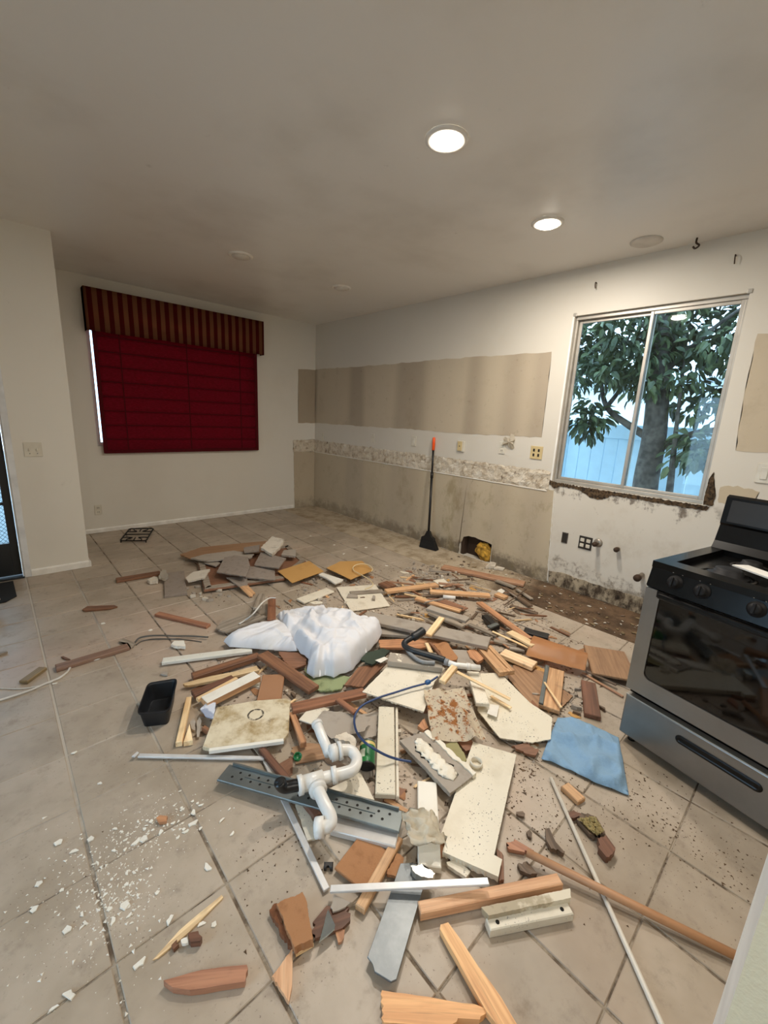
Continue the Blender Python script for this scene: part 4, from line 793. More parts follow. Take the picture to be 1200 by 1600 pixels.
 ('laminate_offcut', 'large cream speckled panel left of the blue cloth', 'panel', None, 'creamspot', 0.01, 0.002, [(-1.816, -4.472, 0.05), (-1.719, -4.54, 0.05), (-1.813, -4.781, 0.04), (-1.824, -4.91, 0.035), (-1.966, -4.972, 0.03), (-2.056, -4.925, 0.03), (-2.149, -4.812, 0.031), (-2.079, -4.636, 0.039)], None),
 ('cream_board', 'small cream board lying on the speckled panel', 'board', None, 'cream', 0.02, 0, [(-1.853, -4.485, 0.085), (-2.043, -4.68, 0.085), (-2.092, -4.632, 0.085), (-1.902, -4.437, 0.085)], None),
 ('thin_rod', 'pale rod crossing the small cream board', 'stick', None, 'pale', 0.008, 0, [(-2.013, -4.447, 0.14), (-1.917, -4.725, 0.085), (-1.936, -4.732, 0.085), (-2.032, -4.453, 0.14)], None),
 ('thin_rod', 'broken pale splint lying on the speckled panel', 'stick', None, 'pale', 0.006, 0, [(-1.941, -4.629, 0.058), (-1.942, -4.75, 0.058), (-1.958, -4.749, 0.058), (-1.957, -4.629, 0.058)], None),
 ('paper_note', 'small white paper square on the speckled panel', 'paper', None, 'white', 0.001, 0, [(-2.082, -4.693, 0.056), (-2.007, -4.665, 0.056), (-1.982, -4.7, 0.056), (-2.067, -4.74, 0.056)], None),
 ('wood_stick', 'pale wooden handle leaning over the long grey board', 'stick', None, 'pale', 0.016, 0, [(-1.832, -4.051, 0.125), (-1.621, -3.987, 0.155), (-1.609, -4.027, 0.155), (-1.819, -4.091, 0.125)], None),
 ('wood_stick', 'pale whittled block resting above the rusty sheet', 'wood block', None, 'pale', 0.02, 0, [(-2.166, -4.444, 0.15), (-2.035, -4.421, 0.175), (-2.029, -4.456, 0.175), (-2.159, -4.479, 0.15)], None),
 ('plaster_slab', 'grey slab with white plaster lumps and a white ragged edge', 'slab', None, 'drywall', 0.022, 0.004, [(-2.544, -4.538, 0.055), (-2.412, -4.58, 0.055), (-2.44, -4.872, 0.055), (-2.584, -4.859, 0.055)], 'plasterlumps'),
 ('laminate_board', 'wide cream speckled board with a notched front end', 'board', None, 'creamspot', 0.026, 0.001, [(-2.277, -4.751, 0.04), (-2.189, -4.92, 0.04), (-2.646, -5.101, 0.04), (-2.638, -5.127, 0.04), (-2.696, -5.149, 0.04), (-2.772, -4.978, 0.04), (-2.717, -4.956, 0.04), (-2.726, -4.934, 0.04)], None),
 ('cream_board', 'upright-lying white board below the cap-shaped scrap', 'board', None, 'white', 0.025, 0, [(-2.569, -4.78, 0.035), (-2.812, -5.007, 0.035), (-2.864, -4.95, 0.035), (-2.622, -4.724, 0.035)], None),
 ('cream_board', 'long cream board with a groove right of the green can', 'board', None, 'creamspot', 0.022, 0, [(-2.403, -4.359, 0.05), (-2.748, -4.723, 0.05), (-2.805, -4.668, 0.05), (-2.46, -4.305, 0.05)], None),
 ('cream_board', 'narrow cream lath beside the grooved board', 'lath', None, 'cream', 0.02, 0, [(-2.386, -4.369, 0.046), (-2.739, -4.735, 0.046), (-2.748, -4.726, 0.046), (-2.395, -4.36, 0.046)], None),
 ('stained_slab', 'square cream sink-counter slab with brown stains and a burnt ring', 'slab', None, 'stained', 0.018, 0, [(-3.078, -3.807, 0.048), (-2.914, -3.887, 0.052), (-2.789, -3.968, 0.055), (-2.781, -3.994, 0.055), (-2.901, -4.181, 0.052), (-2.934, -4.196, 0.051), (-3.202, -4.038, 0.045), (-3.221, -4.009, 0.045), (-3.134, -3.889, 0.047)], 'edge'),
 ('paper_scrap', 'cream scrap right of the stained slab', 'scrap', None, 'cream', 0.006, 0, [(-2.819, -4.135, 0.05), (-2.705, -4.08, 0.05), (-2.663, -4.166, 0.05), (-2.776, -4.221, 0.05)], None),
 ('grey_sheet', 'dark grey plastic sheet behind the white drain pipe', 'sheet', None, 'greyb', 0.004, 0.004, [(-2.787, -4.212, 0.06), (-2.704, -4.168, 0.06), (-2.641, -4.227, 0.06), (-2.551, -4.351, 0.06), (-2.634, -4.4, 0.06), (-2.777, -4.341, 0.06)], None),
 ('cream_sheet', 'cream triangular board under the drain pipe', 'board', None, 'cream', 0.012, 0.002, [(-2.925, -4.519, 0.03), (-2.814, -4.539, 0.03), (-2.772, -4.536, 0.03), (-2.813, -4.675, 0.03), (-2.884, -4.571, 0.03)], None),
 ('cream_sheet', 'cream wedge under the grey steel rail', 'board', None, 'cream', 0.01, 0.003, [(-3.045, -4.477, 0.014), (-3.018, -4.495, 0.014), (-3.044, -4.65, 0.014), (-3.088, -4.631, 0.014)], None),
 ('plaster_rag', 'torn cream wallpaper curl above the green can', 'scrap', None, 'plaster', 0.02, 0.01, [(-2.782, -4.369, 0.09), (-2.722, -4.378, 0.09), (-2.716, -4.434, 0.09), (-2.767, -4.521, 0.09), (-2.776, -4.503, 0.09), (-2.747, -4.431, 0.09), (-2.777, -4.396, 0.09)], None),
 ('wood_batten', 'brown batten lying under the white bag toward the stained slab', 'batten', None, 'brown', 0.022, 0, [(-2.662, -3.525, 0.065), (-2.597, -3.978, 0.05), (-2.669, -3.988, 0.05), (-2.734, -3.535, 0.065)], None),
 ('wood_batten', 'reddish-brown moulding across the middle left of the pile', 'batten', None, 'redwood2', 0.022, 0, [(-2.8, -4.03, 0.07), (-2.445, -4.162, 0.07), (-2.466, -4.218, 0.07), (-2.821, -4.087, 0.07)], None),
 ('plywood_board', 'wide brown veneer board right of the white bag bottom', 'board', None, 'brown', 0.012, 0.003, [(-2.492, -4.062, 0.05), (-2.327, -3.982, 0.05), (-2.167, -4.052, 0.05), (-2.316, -4.1, 0.05), (-2.425, -4.14, 0.05)], None),
 ('wood_batten', 'short red-brown stick in front of the moulding', 'stick', None, 'redwood2', 0.014, 0, [(-2.599, -4.163, 0.085), (-2.589, -4.294, 0.085), (-2.618, -4.296, 0.085), (-2.628, -4.165, 0.085)], None),
 ('wood_batten', 'brown batten right of the stained slab', 'batten', None, 'orange', 0.028, 0, [(-2.803, -4.07, 0.05), (-2.865, -4.274, 0.05), (-2.891, -4.266, 0.05), (-2.829, -4.062, 0.05)], None),
 ('wood_batten', 'dark brown moulding passing under the drain pipe', 'batten', None, 'redwood', 0.018, 0, [(-3.008, -4.157, 0.03), (-3.006, -4.593, 0.045), (-3.035, -4.593, 0.045), (-3.037, -4.157, 0.03)], None),
 ('wallpaper_scrap', 'pale green crumbled scrap under the white bag front', 'scrap', None, 'greenbits', 0.01, 0.008, [(-2.554, -3.758, 0.018), (-2.51, -3.84, 0.018), (-2.433, -3.938, 0.018), (-2.396, -3.994, 0.018), (-2.493, -4.045, 0.018), (-2.577, -4.01, 0.018), (-2.616, -3.954, 0.018)], None),
 ('green_scrap', 'dark green crumpled scrap right of the white bag', 'scrap', None, 'greendark', 0.012, 0.01, [(-2.289, -3.955, 0.07), (-2.219, -3.92, 0.07), (-2.106, -3.945, 0.07), (-2.087, -3.992, 0.07), (-2.196, -4.029, 0.07), (-2.272, -4.036, 0.07)], None),
 ('paper_scrap', 'small white printed card by the dark green scrap', 'paper', None, 'white', 0.002, 0, [(-2.238, -4.026, 0.08), (-2.17, -4.034, 0.08), (-2.167, -4.062, 0.08), (-2.229, -4.065, 0.08)], None),
 ('ply_piece', 'dark red plywood offcut tucked under the white bag', 'plywood', None, 'redply', 0.012, 0.003, [(-2.597, -3.534, 0.035), (-2.47, -3.65, 0.035), (-2.538, -3.757, 0.035), (-2.621, -3.747, 0.035), (-2.621, -3.662, 0.035)], None),
 ('ply_piece', 'brown plywood strip beneath the stained slab and pipe', 'plywood', None, 'brownply', 0.008, 0.004, [(-2.913, -4.226, 0.012), (-2.843, -4.25, 0.012), (-2.776, -4.318, 0.012), (-2.83, -4.372, 0.012), (-2.945, -4.317, 0.012)], None),
 ('drywall_piece', 'grey gypsum offcut between pipe and grooved board', 'drywall', None, 'drywall', 0.012, 0.006, [(-2.554, -4.261, 0.02), (-2.465, -4.306, 0.02), (-2.578, -4.422, 0.02), (-2.633, -4.401, 0.02), (-2.624, -4.335, 0.02)], None),
 ('white_board', 'long white painted board at the left edge of the pile', 'board', None, 'whitechip', 0.018, 0, [(-3.146, -3.172, 0.03), (-2.69, -3.376, 0.03), (-2.712, -3.424, 0.03), (-3.167, -3.22, 0.03)], None),
 ('wood_batten', 'brown trim just below the long white board', 'batten', None, 'brown', 0.028, 0, [(-3.078, -3.441, 0.045), (-2.704, -3.475, 0.045), (-2.709, -3.529, 0.045), (-3.083, -3.495, 0.045)], None),
 ('splintered_wood', 'pale splintered wood sliver below the brown trim', 'splinter', None, 'palesplit', 0.014, 0.004, [(-3.138, -3.493, 0.03), (-3.069, -3.501, 0.03), (-2.995, -3.518, 0.03), (-2.893, -3.555, 0.03), (-2.762, -3.582, 0.03), (-2.768, -3.634, 0.03), (-2.956, -3.584, 0.03), (-3.055, -3.549, 0.03), (-3.124, -3.526, 0.03)], None),
 ('red_board', 'dark red board left of the white-faced board', 'board', None, 'redwood', 0.02, 0, [(-3.132, -3.602, 0.045), (-2.916, -3.596, 0.045), (-2.915, -3.645, 0.045), (-3.13, -3.651, 0.045)], None),
 ('pale_lath', 'pale lath between the dark red and the white-faced board', 'lath', None, 'pale', 0.02, 0, [(-3.132, -3.674, 0.05), (-2.907, -3.633, 0.05), (-2.903, -3.652, 0.05), (-3.128, -3.694, 0.05)], None),
 ('white_board', 'white-faced board with tan edges above the stained slab', 'board', None, ['white', 'tan'], 0.035, 0, [(-3.116, -3.698, 0.06), (-2.816, -3.661, 0.06), (-2.809, -3.726, 0.06), (-3.108, -3.763, 0.06)], None),
 ('cardboard_piece', 'brown corrugated cardboard flap beside the white-faced board', 'cardboard', None, 'cardboard', 0.02, 0, [(-2.905, -3.873, 0.04), (-2.781, -3.695, 0.04), (-2.682, -3.764, 0.04), (-2.805, -3.942, 0.04)], None),
 ('pale_lath', 'pale nailed lath right of the black tray', 'lath', None, 'pale', 0.026, 0, [(-3.297, -3.894, 0.03), (-3.161, -3.612, 0.03), (-3.137, -3.624, 0.03), (-3.273, -3.905, 0.03)], None),
 ('pale_wedge', 'pale wooden wedge joined to the nailed lath', 'wedge', None, 'pale', 0.026, 0, [(-3.269, -3.912, 0.03), (-3.21, -3.811, 0.03), (-3.235, -3.928, 0.03)], None),
 ('paper_scrap', 'blue-white paper scrap at the stained slab corner', 'paper', None, 'bluewhite', 0.006, 0.004, [(-3.144, -3.765, 0.045), (-3.102, -3.738, 0.045), (-3.069, -3.768, 0.045), (-3.121, -3.871, 0.045), (-3.142, -3.836, 0.045)], None),
 ('drywall_piece', 'two-toned grey drywall bit left of the stained slab', 'drywall', None, 'drywall', 0.012, 0.003, [(-3.201, -3.786, 0.014), (-3.181, -3.769, 0.014), (-3.179, -3.797, 0.014), (-3.202, -3.857, 0.014), (-3.21, -3.836, 0.014)], None),
 ('drywall_piece', 'upright grey drywall bit touching the stained slab', 'drywall', None, 'drywall', 0.012, 0.003, [(-3.174, -3.8, 0.014), (-3.156, -3.782, 0.014), (-3.155, -3.809, 0.014), (-3.203, -3.91, 0.014), (-3.21, -3.902, 0.014)], None),
 ('wood_block', 'small brown wood block under the stained slab left edge', 'wood scrap', None, 'brown', 0.025, 0, [(-3.159, -3.868, 0.03), (-3.147, -3.915, 0.03), (-3.165, -3.919, 0.03), (-3.177, -3.873, 0.03)], None),
 ('plaster_chunk', 'grey-brown chip above the black tray', 'chip', None, 'greyb', 0.01, 0.003, [(-3.197, -3.301, 0.012), (-3.182, -3.286, 0.012), (-3.16, -3.311, 0.012), (-3.172, -3.336, 0.012)], None),
 ('white_metal_strip', 'white metal strip running left from the pile', 'metal strip', None, 'metal_white', 0.008, 0, [(-3.438, -3.86, 0.016), (-3.038, -4.212, 0.016), (-3.026, -4.199, 0.016), (-3.426, -3.846, 0.016)], None),
 ('white_metal_end', 'bent white end piece at the left tip of the metal strip', 'metal strip', None, 'metal_white', 0.006, 0, [(-3.457, -3.846, 0.02), (-3.433, -3.832, 0.02), (-3.429, -3.844, 0.02), (-3.448, -3.857, 0.02)], None),
 ('white_metal_strip', 'white metal strip slanting down to the sharp corner', 'metal strip', None, 'metal_white', 0.008, 0, [(-3.024, -4.222, 0.014), (-3.115, -4.803, 0.014), (-3.136, -4.8, 0.014), (-3.045, -4.219, 0.014)], None),
 ('white_metal_strip', 'white metal strip running right from the sharp corner', 'metal strip', None, 'metal_white', 0.008, 0, [(-3.134, -4.83, 0.042), (-2.764, -5.155, 0.078), (-2.75, -5.139, 0.078), (-3.12, -4.815, 0.042)], None),
 ('steel_rail', 'long perforated grey steel rail under the drain pipe', 'steel rail', None, 'metal_grey', 0.01, 0, [(-3.169, -4.167, 0.04), (-2.779, -4.8, 0.06), (-2.848, -4.843, 0.06), (-3.238, -4.209, 0.04)], 'holes'),
 ('pipe_cover', 'white metal cover lying against the steel rail', 'metal cover', None, 'metal_white2', 0.022, 0, [(-2.964, -4.63, 0.025), (-2.835, -4.831, 0.04), (-2.882, -4.861, 0.04), (-3.011, -4.66, 0.025)], None),
 ('fibreboard', 'flat brown fibreboard square at the front of the pile', 'fibreboard', None, 'fiber', 0.01, 0, [(-3.072, -4.77, 0.022), (-2.929, -4.736, 0.022), (-2.9, -4.854, 0.022), (-3.044, -4.888, 0.022)], None),
 ('wood_batten', 'square tan batten on the fibreboard edge', 'batten', None, 'tan', 0.022, 0, [(-3.089, -4.9, 0.03), (-2.846, -4.821, 0.03), (-2.836, -4.852, 0.03), (-3.079, -4.931, 0.03)], None),
 ('fibreboard', 'brown fibreboard scrap right of the square batten', 'fibreboard', None, 'fiber', 0.012, 0.005, [(-2.955, -4.896, 0.022), (-2.884, -4.871, 0.022), (-2.876, -4.897, 0.022), (-2.9, -4.913, 0.022), (-2.939, -4.922, 0.022)], None),
 ('steel_plate', 'scratched grey steel plate with a bent end at the front', 'steel plate', None, 'metal_scratch', 0.006, 0, [(-2.902, -4.906, 0.03), (-2.869, -4.932, 0.03), (-2.846, -4.979, 0.03), (-2.901, -5.006, 0.03), (-2.991, -5.047, 0.03), (-3.118, -5.108, 0.03), (-3.132, -5.102, 0.03), (-3.151, -5.058, 0.03), (-3.143, -5.043, 0.03), (-3.145, -5.021, 0.03), (-3.024, -4.966, 0.03)], None),
 ('crumpled_foil', 'silver crumpled foil at the bent end of the steel plate', 'foil', None, 'foil', 0.03, 0.01, [(-2.897, -4.946, 0.055), (-2.864, -4.965, 0.055), (-2.854, -5.014, 0.055), (-2.87, -5.018, 0.055), (-2.894, -4.992, 0.055)], None),
 ('lumber_board', 'wide orange-tan lumber board at the front of the pile', 'board', None, 'tan2', 0.03, 0, [(-2.945, -5.023, 0.04), (-2.536, -5.269, 0.04), (-2.554, -5.299, 0.04), (-2.963, -5.053, 0.04)], None),
 ('painted_trim', 'broken cream trim with peeling paint lying in front of the lumber board', 'trim', None, 'creampeel', 0.03, 0.003, [(-2.818, -5.165, 0.05), (-2.694, -5.24, 0.05), (-2.559, -5.321, 0.05), (-2.583, -5.335, 0.05), (-2.819, -5.193, 0.05)], None),
 ('painted_trim', 'cream square trim piece with two screw holes', 'trim', None, 'cream', 0.03, 0, [(-2.82, -5.185, 0.032), (-2.589, -5.329, 0.032), (-2.606, -5.356, 0.032), (-2.836, -5.212, 0.032)], 'screws'),
 ('splintered_wood', 'long splintered pine board pointing out of the picture bottom', 'board', None, 'pine', 0.022, 0.003, [(-2.941, -5.109, 0.02), (-2.924, -5.108, 0.02), (-2.91, -5.115, 0.02), (-2.917, -5.167, 0.022), (-2.931, -5.237, 0.025), (-2.94, -5.312, 0.028), (-2.959, -5.381, 0.031), (-2.994, -5.35, 0.03), (-2.991, -5.302, 0.028), (-2.98, -5.255, 0.026), (-2.967, -5.205, 0.024), (-2.962, -5.19, 0.023)], None),
 ('splintered_wood', 'splintered pine board lying along the picture bottom', 'board', None, 'pine2', 0.024, 0.004, [(-3.16, -5.097, 0.026), (-3.098, -5.165, 0.026), (-3.041, -5.229, 0.026), (-3, -5.272, 0.026), (-2.982, -5.301, 0.026), (-3.013, -5.298, 0.026), (-3.053, -5.26, 0.026), (-3.074, -5.262, 0.026), (-3.196, -5.144, 0.026)], None),
 ('fibreboard', 'crumbling brown particleboard chunk at the lower left of the pile', 'particleboard', None, 'fiber', 0.028, 0.006, [(-3.271, -4.748, 0.035), (-3.196, -4.773, 0.037), (-3.199, -4.795, 0.039), (-3.241, -4.899, 0.046), (-3.289, -4.88, 0.044)], None),
 ('fibreboard', 'dark broken edge of the particleboard chunk', 'particleboard', None, 'fiberdark', 0.018, 0.008, [(-3.291, -4.74, 0.02), (-3.265, -4.738, 0.02), (-3.281, -4.867, 0.02), (-3.286, -4.863, 0.02), (-3.294, -4.806, 0.02)], None),
 ('wood_chunk', 'dark brown broken wood behind the glass shard', 'wood scrap', None, 'redwood', 0.014, 0.006, [(-3.211, -4.852, 0.022), (-3.156, -4.843, 0.022), (-3.105, -4.892, 0.022), (-3.124, -4.92, 0.022), (-3.154, -4.92, 0.022), (-3.227, -4.889, 0.022)], None),
 ('wood_chunk', 'orange splinter end beside the glass shard', 'wood scrap', None, 'orange', 0.01, 0.008, [(-3.17, -4.903, 0.016), (-3.137, -4.914, 0.016), (-3.162, -4.938, 0.016), (-3.181, -4.937, 0.016)], None),
 ('mirror_shard', 'pointed grey mirror shard at the front left of the pile', 'mirror shard', None, 'mirror', 0.005, 0, [(-3.161, -4.858, 0.032), (-3.168, -4.903, 0.032), (-3.177, -4.913, 0.032), (-3.228, -4.908, 0.032)], None),
 ('grey_shard', 'pale grey laminate shard above the mirror shard', 'shard', None, 'greyb', 0.006, 0.003, [(-3.152, -4.858, 0.03), (-3.123, -4.838, 0.03), (-3.099, -4.888, 0.03), (-3.118, -4.888, 0.03), (-3.154, -4.873, 0.03)], None),
 ('wood_wedge', 'flat tan wooden wedge on the grout line at the bottom', 'wedge', None, 'tan2', 0.016, 0.002, [(-3.286, -4.866, 0.018), (-3.327, -4.932, 0.018), (-3.349, -4.954, 0.018), (-3.358, -4.882, 0.018)], None),
 ('pale_lath', 'thin tan strip along the particleboard chunk bottom', 'lath', None, 'pale', 0.014, 0, [(-3.283, -4.874, 0.018), (-3.233, -4.887, 0.018), (-3.235, -4.894, 0.018), (-3.285, -4.881, 0.018)], None),
 ('black_clip', 'small black plastic clip inside the sharp metal corner', 'clip', None, 'blackp', 0.014, 0, [(-3.084, -4.728, 0.016), (-3.061, -4.748, 0.016), (-3.075, -4.765, 0.016), (-3.082, -4.759, 0.016), (-3.077, -4.748, 0.016), (-3.083, -4.743, 0.016), (-3.091, -4.751, 0.016), (-3.097, -4.744, 0.016)], None),
 ('splintered_wood', 'red-brown splintered board on the floor at the lower left', 'board', None, 'redsplit', 0.022, 0.005, [(-3.573, -4.708, 0.024), (-3.492, -4.751, 0.024), (-3.398, -4.819, 0.024), (-3.417, -4.848, 0.024), (-3.469, -4.812, 0.024), (-3.528, -4.772, 0.024), (-3.56, -4.738, 0.024)], None),
 ('splintered_wood', 'thin pale straw-like splint on the lower left floor', 'splinter', None, 'palesplit', 0.006, 0.001, [(-3.581, -4.634, 0.008), (-3.505, -4.611, 0.008), (-3.378, -4.6, 0.008), (-3.377, -4.61, 0.008), (-3.488, -4.633, 0.008), (-3.571, -4.638, 0.008)], None),
 ('wood_chunk', 'small red-brown broken chip cluster core on the lower left floor', 'wood scrap', None, 'redwood', 0.022, 0.004, [(-3.492, -4.645, 0.026), (-3.468, -4.659, 0.026), (-3.472, -4.686, 0.026), (-3.493, -4.671, 0.026)], None),
 ('wood_chunk', 'dark chip beside the red-brown chip core', 'wood scrap', None, 'brown', 0.014, 0.003, [(-3.534, -4.638, 0.016), (-3.518, -4.634, 0.016), (-3.517, -4.649, 0.016), (-3.532, -4.652, 0.016)], None),
 ('plaster_chunk', 'white flake wedged at the red-brown chip core', 'plaster', None, 'white', 0.01, 0.003, [(-3.511, -4.644, 0.02), (-3.496, -4.649, 0.02), (-3.497, -4.664, 0.02), (-3.511, -4.656, 0.02)], None),
 ('wood_chunk', 'round brown chip among the white plaster flakes', 'wood scrap', None, 'orange', 0.012, 0.002, [(-3.458, -4.207, 0.014), (-3.444, -4.204, 0.014), (-3.425, -4.225, 0.014), (-3.433, -4.244, 0.014), (-3.455, -4.232, 0.014)], None),
 ('splintered_wood', 'small splintered wood sliver in front of the black door', 'splinter', None, 'brown', 0.01, 0.002, [(-3.402, -2.154, 0.012), (-3.364, -2.112, 0.012), (-3.211, -2.207, 0.012), (-3.198, -2.244, 0.012), (-3.245, -2.254, 0.012), (-3.389, -2.186, 0.012)], None),
 ('wood_board', 'dark brown board lying across the left tiles', 'board', None, 'brownboard', 0.02, 0, [(-3.623, -2.866, 0.022), (-3.266, -2.86, 0.022), (-3.265, -2.92, 0.022), (-3.622, -2.927, 0.022)], None),
 ('wood_block', 'mossy brown stub at the far left floor', 'wood scrap', None, 'mossy', 0.018, 0, [(-3.779, -2.925, 0.02), (-3.69, -2.834, 0.02), (-3.658, -2.865, 0.02), (-3.747, -2.956, 0.02)], None),
 ('splintered_wood', 'dark stick entering from the left picture edge', 'stick', None, 'greyw', 0.01, 0.001, [(-3.868, -2.533, 0.012), (-3.853, -2.502, 0.012), (-3.817, -2.509, 0.012), (-3.814, -2.526, 0.012), (-3.847, -2.539, 0.012)], None),
 ('redwood_batten', 'reddish split batten behind the black cable', 'batten', None, 'redsplit', 0.02, 0, [(-2.991, -2.525, 0.022), (-2.775, -2.92, 0.022), (-2.812, -2.941, 0.022), (-3.029, -2.546, 0.022)], None),
 ('splinters', 'loose dark splinters near the brown board', 'splinter', None, 'brown', 0.006, 0.001, [(-3.587, -2.768, 0.008), (-3.576, -2.767, 0.008), (-3.549, -2.83, 0.008), (-3.57, -2.817, 0.008)], None),
 ('splinters', 'broken grey splinters at the tip of the brown board', 'splinter', None, 'greyw', 0.01, 0.004, [(-3.298, -2.789, 0.012), (-3.267, -2.759, 0.012), (-3.22, -2.873, 0.012), (-3.256, -2.916, 0.012), (-3.257, -2.84, 0.012)], None),
 ('plaster_chunk', 'white folded scrap by the black cable', 'scrap', None, 'white', 0.02, 0.004, [(-3.065, -3.046, 0.03), (-3.038, -3.019, 0.03), (-2.99, -3.049, 0.03), (-3.006, -3.127, 0.03), (-3.055, -3.077, 0.03)], None),
 ('plywood_board', 'weathered board beside the red upright stub behind the white bag', 'board', None, 'greyw', 0.014, 0.004, [(-2.777, -3.016, 0.03), (-2.704, -2.951, 0.034), (-2.524, -2.992, 0.048), (-2.452, -3.118, 0.055), (-2.752, -3.116, 0.033)], None),
 ('wood_block', 'grey wood block leaning behind the white bag', 'wood scrap', None, 'greyw', 0.02, 0, [(-2.522, -3.047, 0.111), (-2.299, -2.665, 0.016), (-2.251, -2.694, 0.013), (-2.474, -3.076, 0.108)], None),
 ('redwood_stub', 'red-brown upright board stub behind the white bag', 'board', None, 'redwood2', 0.018, 0, [(-2.499, -3.207, 0.083), (-2.306, -2.849, 0.068), (-2.255, -2.877, 0.068), (-2.449, -3.234, 0.083)], None),
 ('wood_wedge', 'small tan wedge below the blue cloth', 'wedge', None, 'tan', 0.02, 0, [(-2.131, -5.131, 0.022), (-2.151, -5.209, 0.022), (-2.196, -5.198, 0.022), (-2.176, -5.12, 0.022)], None),
 ('rotten_wood', 'rotten dark wood piece under the yellow crumbly crust', 'wood scrap', None, 'darkwood', 0.02, 0.006, [(-2.277, -5.227, 0.024), (-2.231, -5.237, 0.024), (-2.208, -5.272, 0.024), (-2.244, -5.316, 0.024), (-2.288, -5.31, 0.024), (-2.299, -5.284, 0.024)], None),
 ('rotten_wood', 'rotten red-brown wood end below the yellow foam', 'wood scrap', None, 'redwood', 0.028, 0.004, [(-2.295, -5.315, 0.03), (-2.261, -5.323, 0.03), (-2.287, -5.366, 0.03), (-2.32, -5.367, 0.03), (-2.346, -5.357, 0.03), (-2.331, -5.325, 0.03)], None),
 ('wood_chunk', 'dark curved bark chip beside the white rod', 'wood scrap', None, 'darkwood', 0.018, 0.004, [(-2.403, -5.165, 0.022), (-2.389, -5.173, 0.022), (-2.422, -5.213, 0.022), (-2.434, -5.252, 0.022), (-2.441, -5.251, 0.022), (-2.458, -5.215, 0.022), (-2.441, -5.187, 0.022)], None),
 ('wood_chunk', 'dark bark chip under the brown pole end', 'wood scrap', None, 'darkwood', 0.016, 0.005, [(-2.595, -5.162, 0.018), (-2.562, -5.179, 0.018), (-2.571, -5.222, 0.018), (-2.593, -5.208, 0.018), (-2.606, -5.179, 0.018)], None),
 ('wood_chunk', 'brown chip above the yellow foam', 'wood scrap', None, 'redwood', 0.016, 0.004, [(-2.269, -5.193, 0.018), (-2.241, -5.201, 0.018), (-2.238, -5.231, 0.018), (-2.275, -5.216, 0.018), (-2.286, -5.204, 0.018)], None),
 ('wood_chunk', 'reddish splintered end next to the brown pole tip', 'wood scrap', None, 'redsplit', 0.016, 0.004, [(-2.559, -5.097, 0.018), (-2.54, -5.108, 0.018), (-2.525, -5.108, 0.018), (-2.509, -5.176, 0.018), (-2.539, -5.158, 0.018), (-2.572, -5.115, 0.018)], None),
 ('plaster_chunk', 'dark round clod left of the bark chip', 'clod', None, 'darkwood', 0.012, 0.003, [(-2.463, -5.123, 0.014), (-2.446, -5.126, 0.014), (-2.45, -5.139, 0.014), (-2.47, -5.146, 0.014), (-2.472, -5.136, 0.014)], None),
 ('plaster_chunk', 'dark flat clod at the notched board', 'clod', None, 'darkwood', 0.01, 0.003, [(-2.417, -5.055, 0.012), (-2.395, -5.07, 0.012), (-2.398, -5.082, 0.012), (-2.411, -5.086, 0.012), (-2.424, -5.068, 0.012)], None),
 ('ply_piece', 'brown plywood edge below the speckled panel', 'plywood', None, 'redply', 0.012, 0.004, [(-2.137, -4.869, 0.02), (-2.065, -4.905, 0.02), (-2.064, -4.964, 0.02), (-2.104, -4.97, 0.02), (-2.129, -4.933, 0.02)], None),
 ('wood_chunk', 'red wood block peeking between plaster slab and speckled board', 'wood scrap', None, 'redwood2', 0.02, 0.003, [(-2.327, -4.7, 0.035), (-2.266, -4.737, 0.035), (-2.303, -4.772, 0.035), (-2.342, -4.759, 0.035)], None),
 ('wood_chunk', 'dark orange block left of the plaster slab', 'wood scrap', None, 'orange', 0.02, 0.003, [(-2.394, -4.514, 0.035), (-2.331, -4.5, 0.035), (-2.365, -4.557, 0.035), (-2.394, -4.552, 0.035)], None),
 ('wallpaper_scrap', 'green and brown mottled scrap beside the plaster slab', 'scrap', None, 'mottle', 0.008, 0.006, [(-2.407, -4.688, 0.05), (-2.331, -4.693, 0.05), (-2.395, -4.801, 0.05), (-2.425, -4.801, 0.05), (-2.414, -4.748, 0.05)], None),
 ('cream_sheet', 'cream offcut under the notched board front', 'board', None, 'cream', 0.014, 0.002, [(-2.776, -5, 0.02), (-2.742, -5.017, 0.02), (-2.738, -5.071, 0.02), (-2.764, -5.073, 0.02), (-2.78, -5.01, 0.02)], None),
 ('wood_chunk', 'brown block end under the notched board', 'wood scrap', None, 'brown', 0.016, 0.002, [(-2.6, -5.084, 0.018), (-2.607, -5.116, 0.018), (-2.674, -5.159, 0.018), (-2.691, -5.151, 0.018)], None),
 ('ply_piece', 'thin wood curl above the white board', 'wood scrap', None, 'tan', 0.008, 0.004, [(-2.777, -4.69, 0.02), (-2.759, -4.696, 0.02), (-2.744, -4.751, 0.02), (-2.73, -4.804, 0.02), (-2.744, -4.797, 0.02), (-2.763, -4.753, 0.02)], None),
]
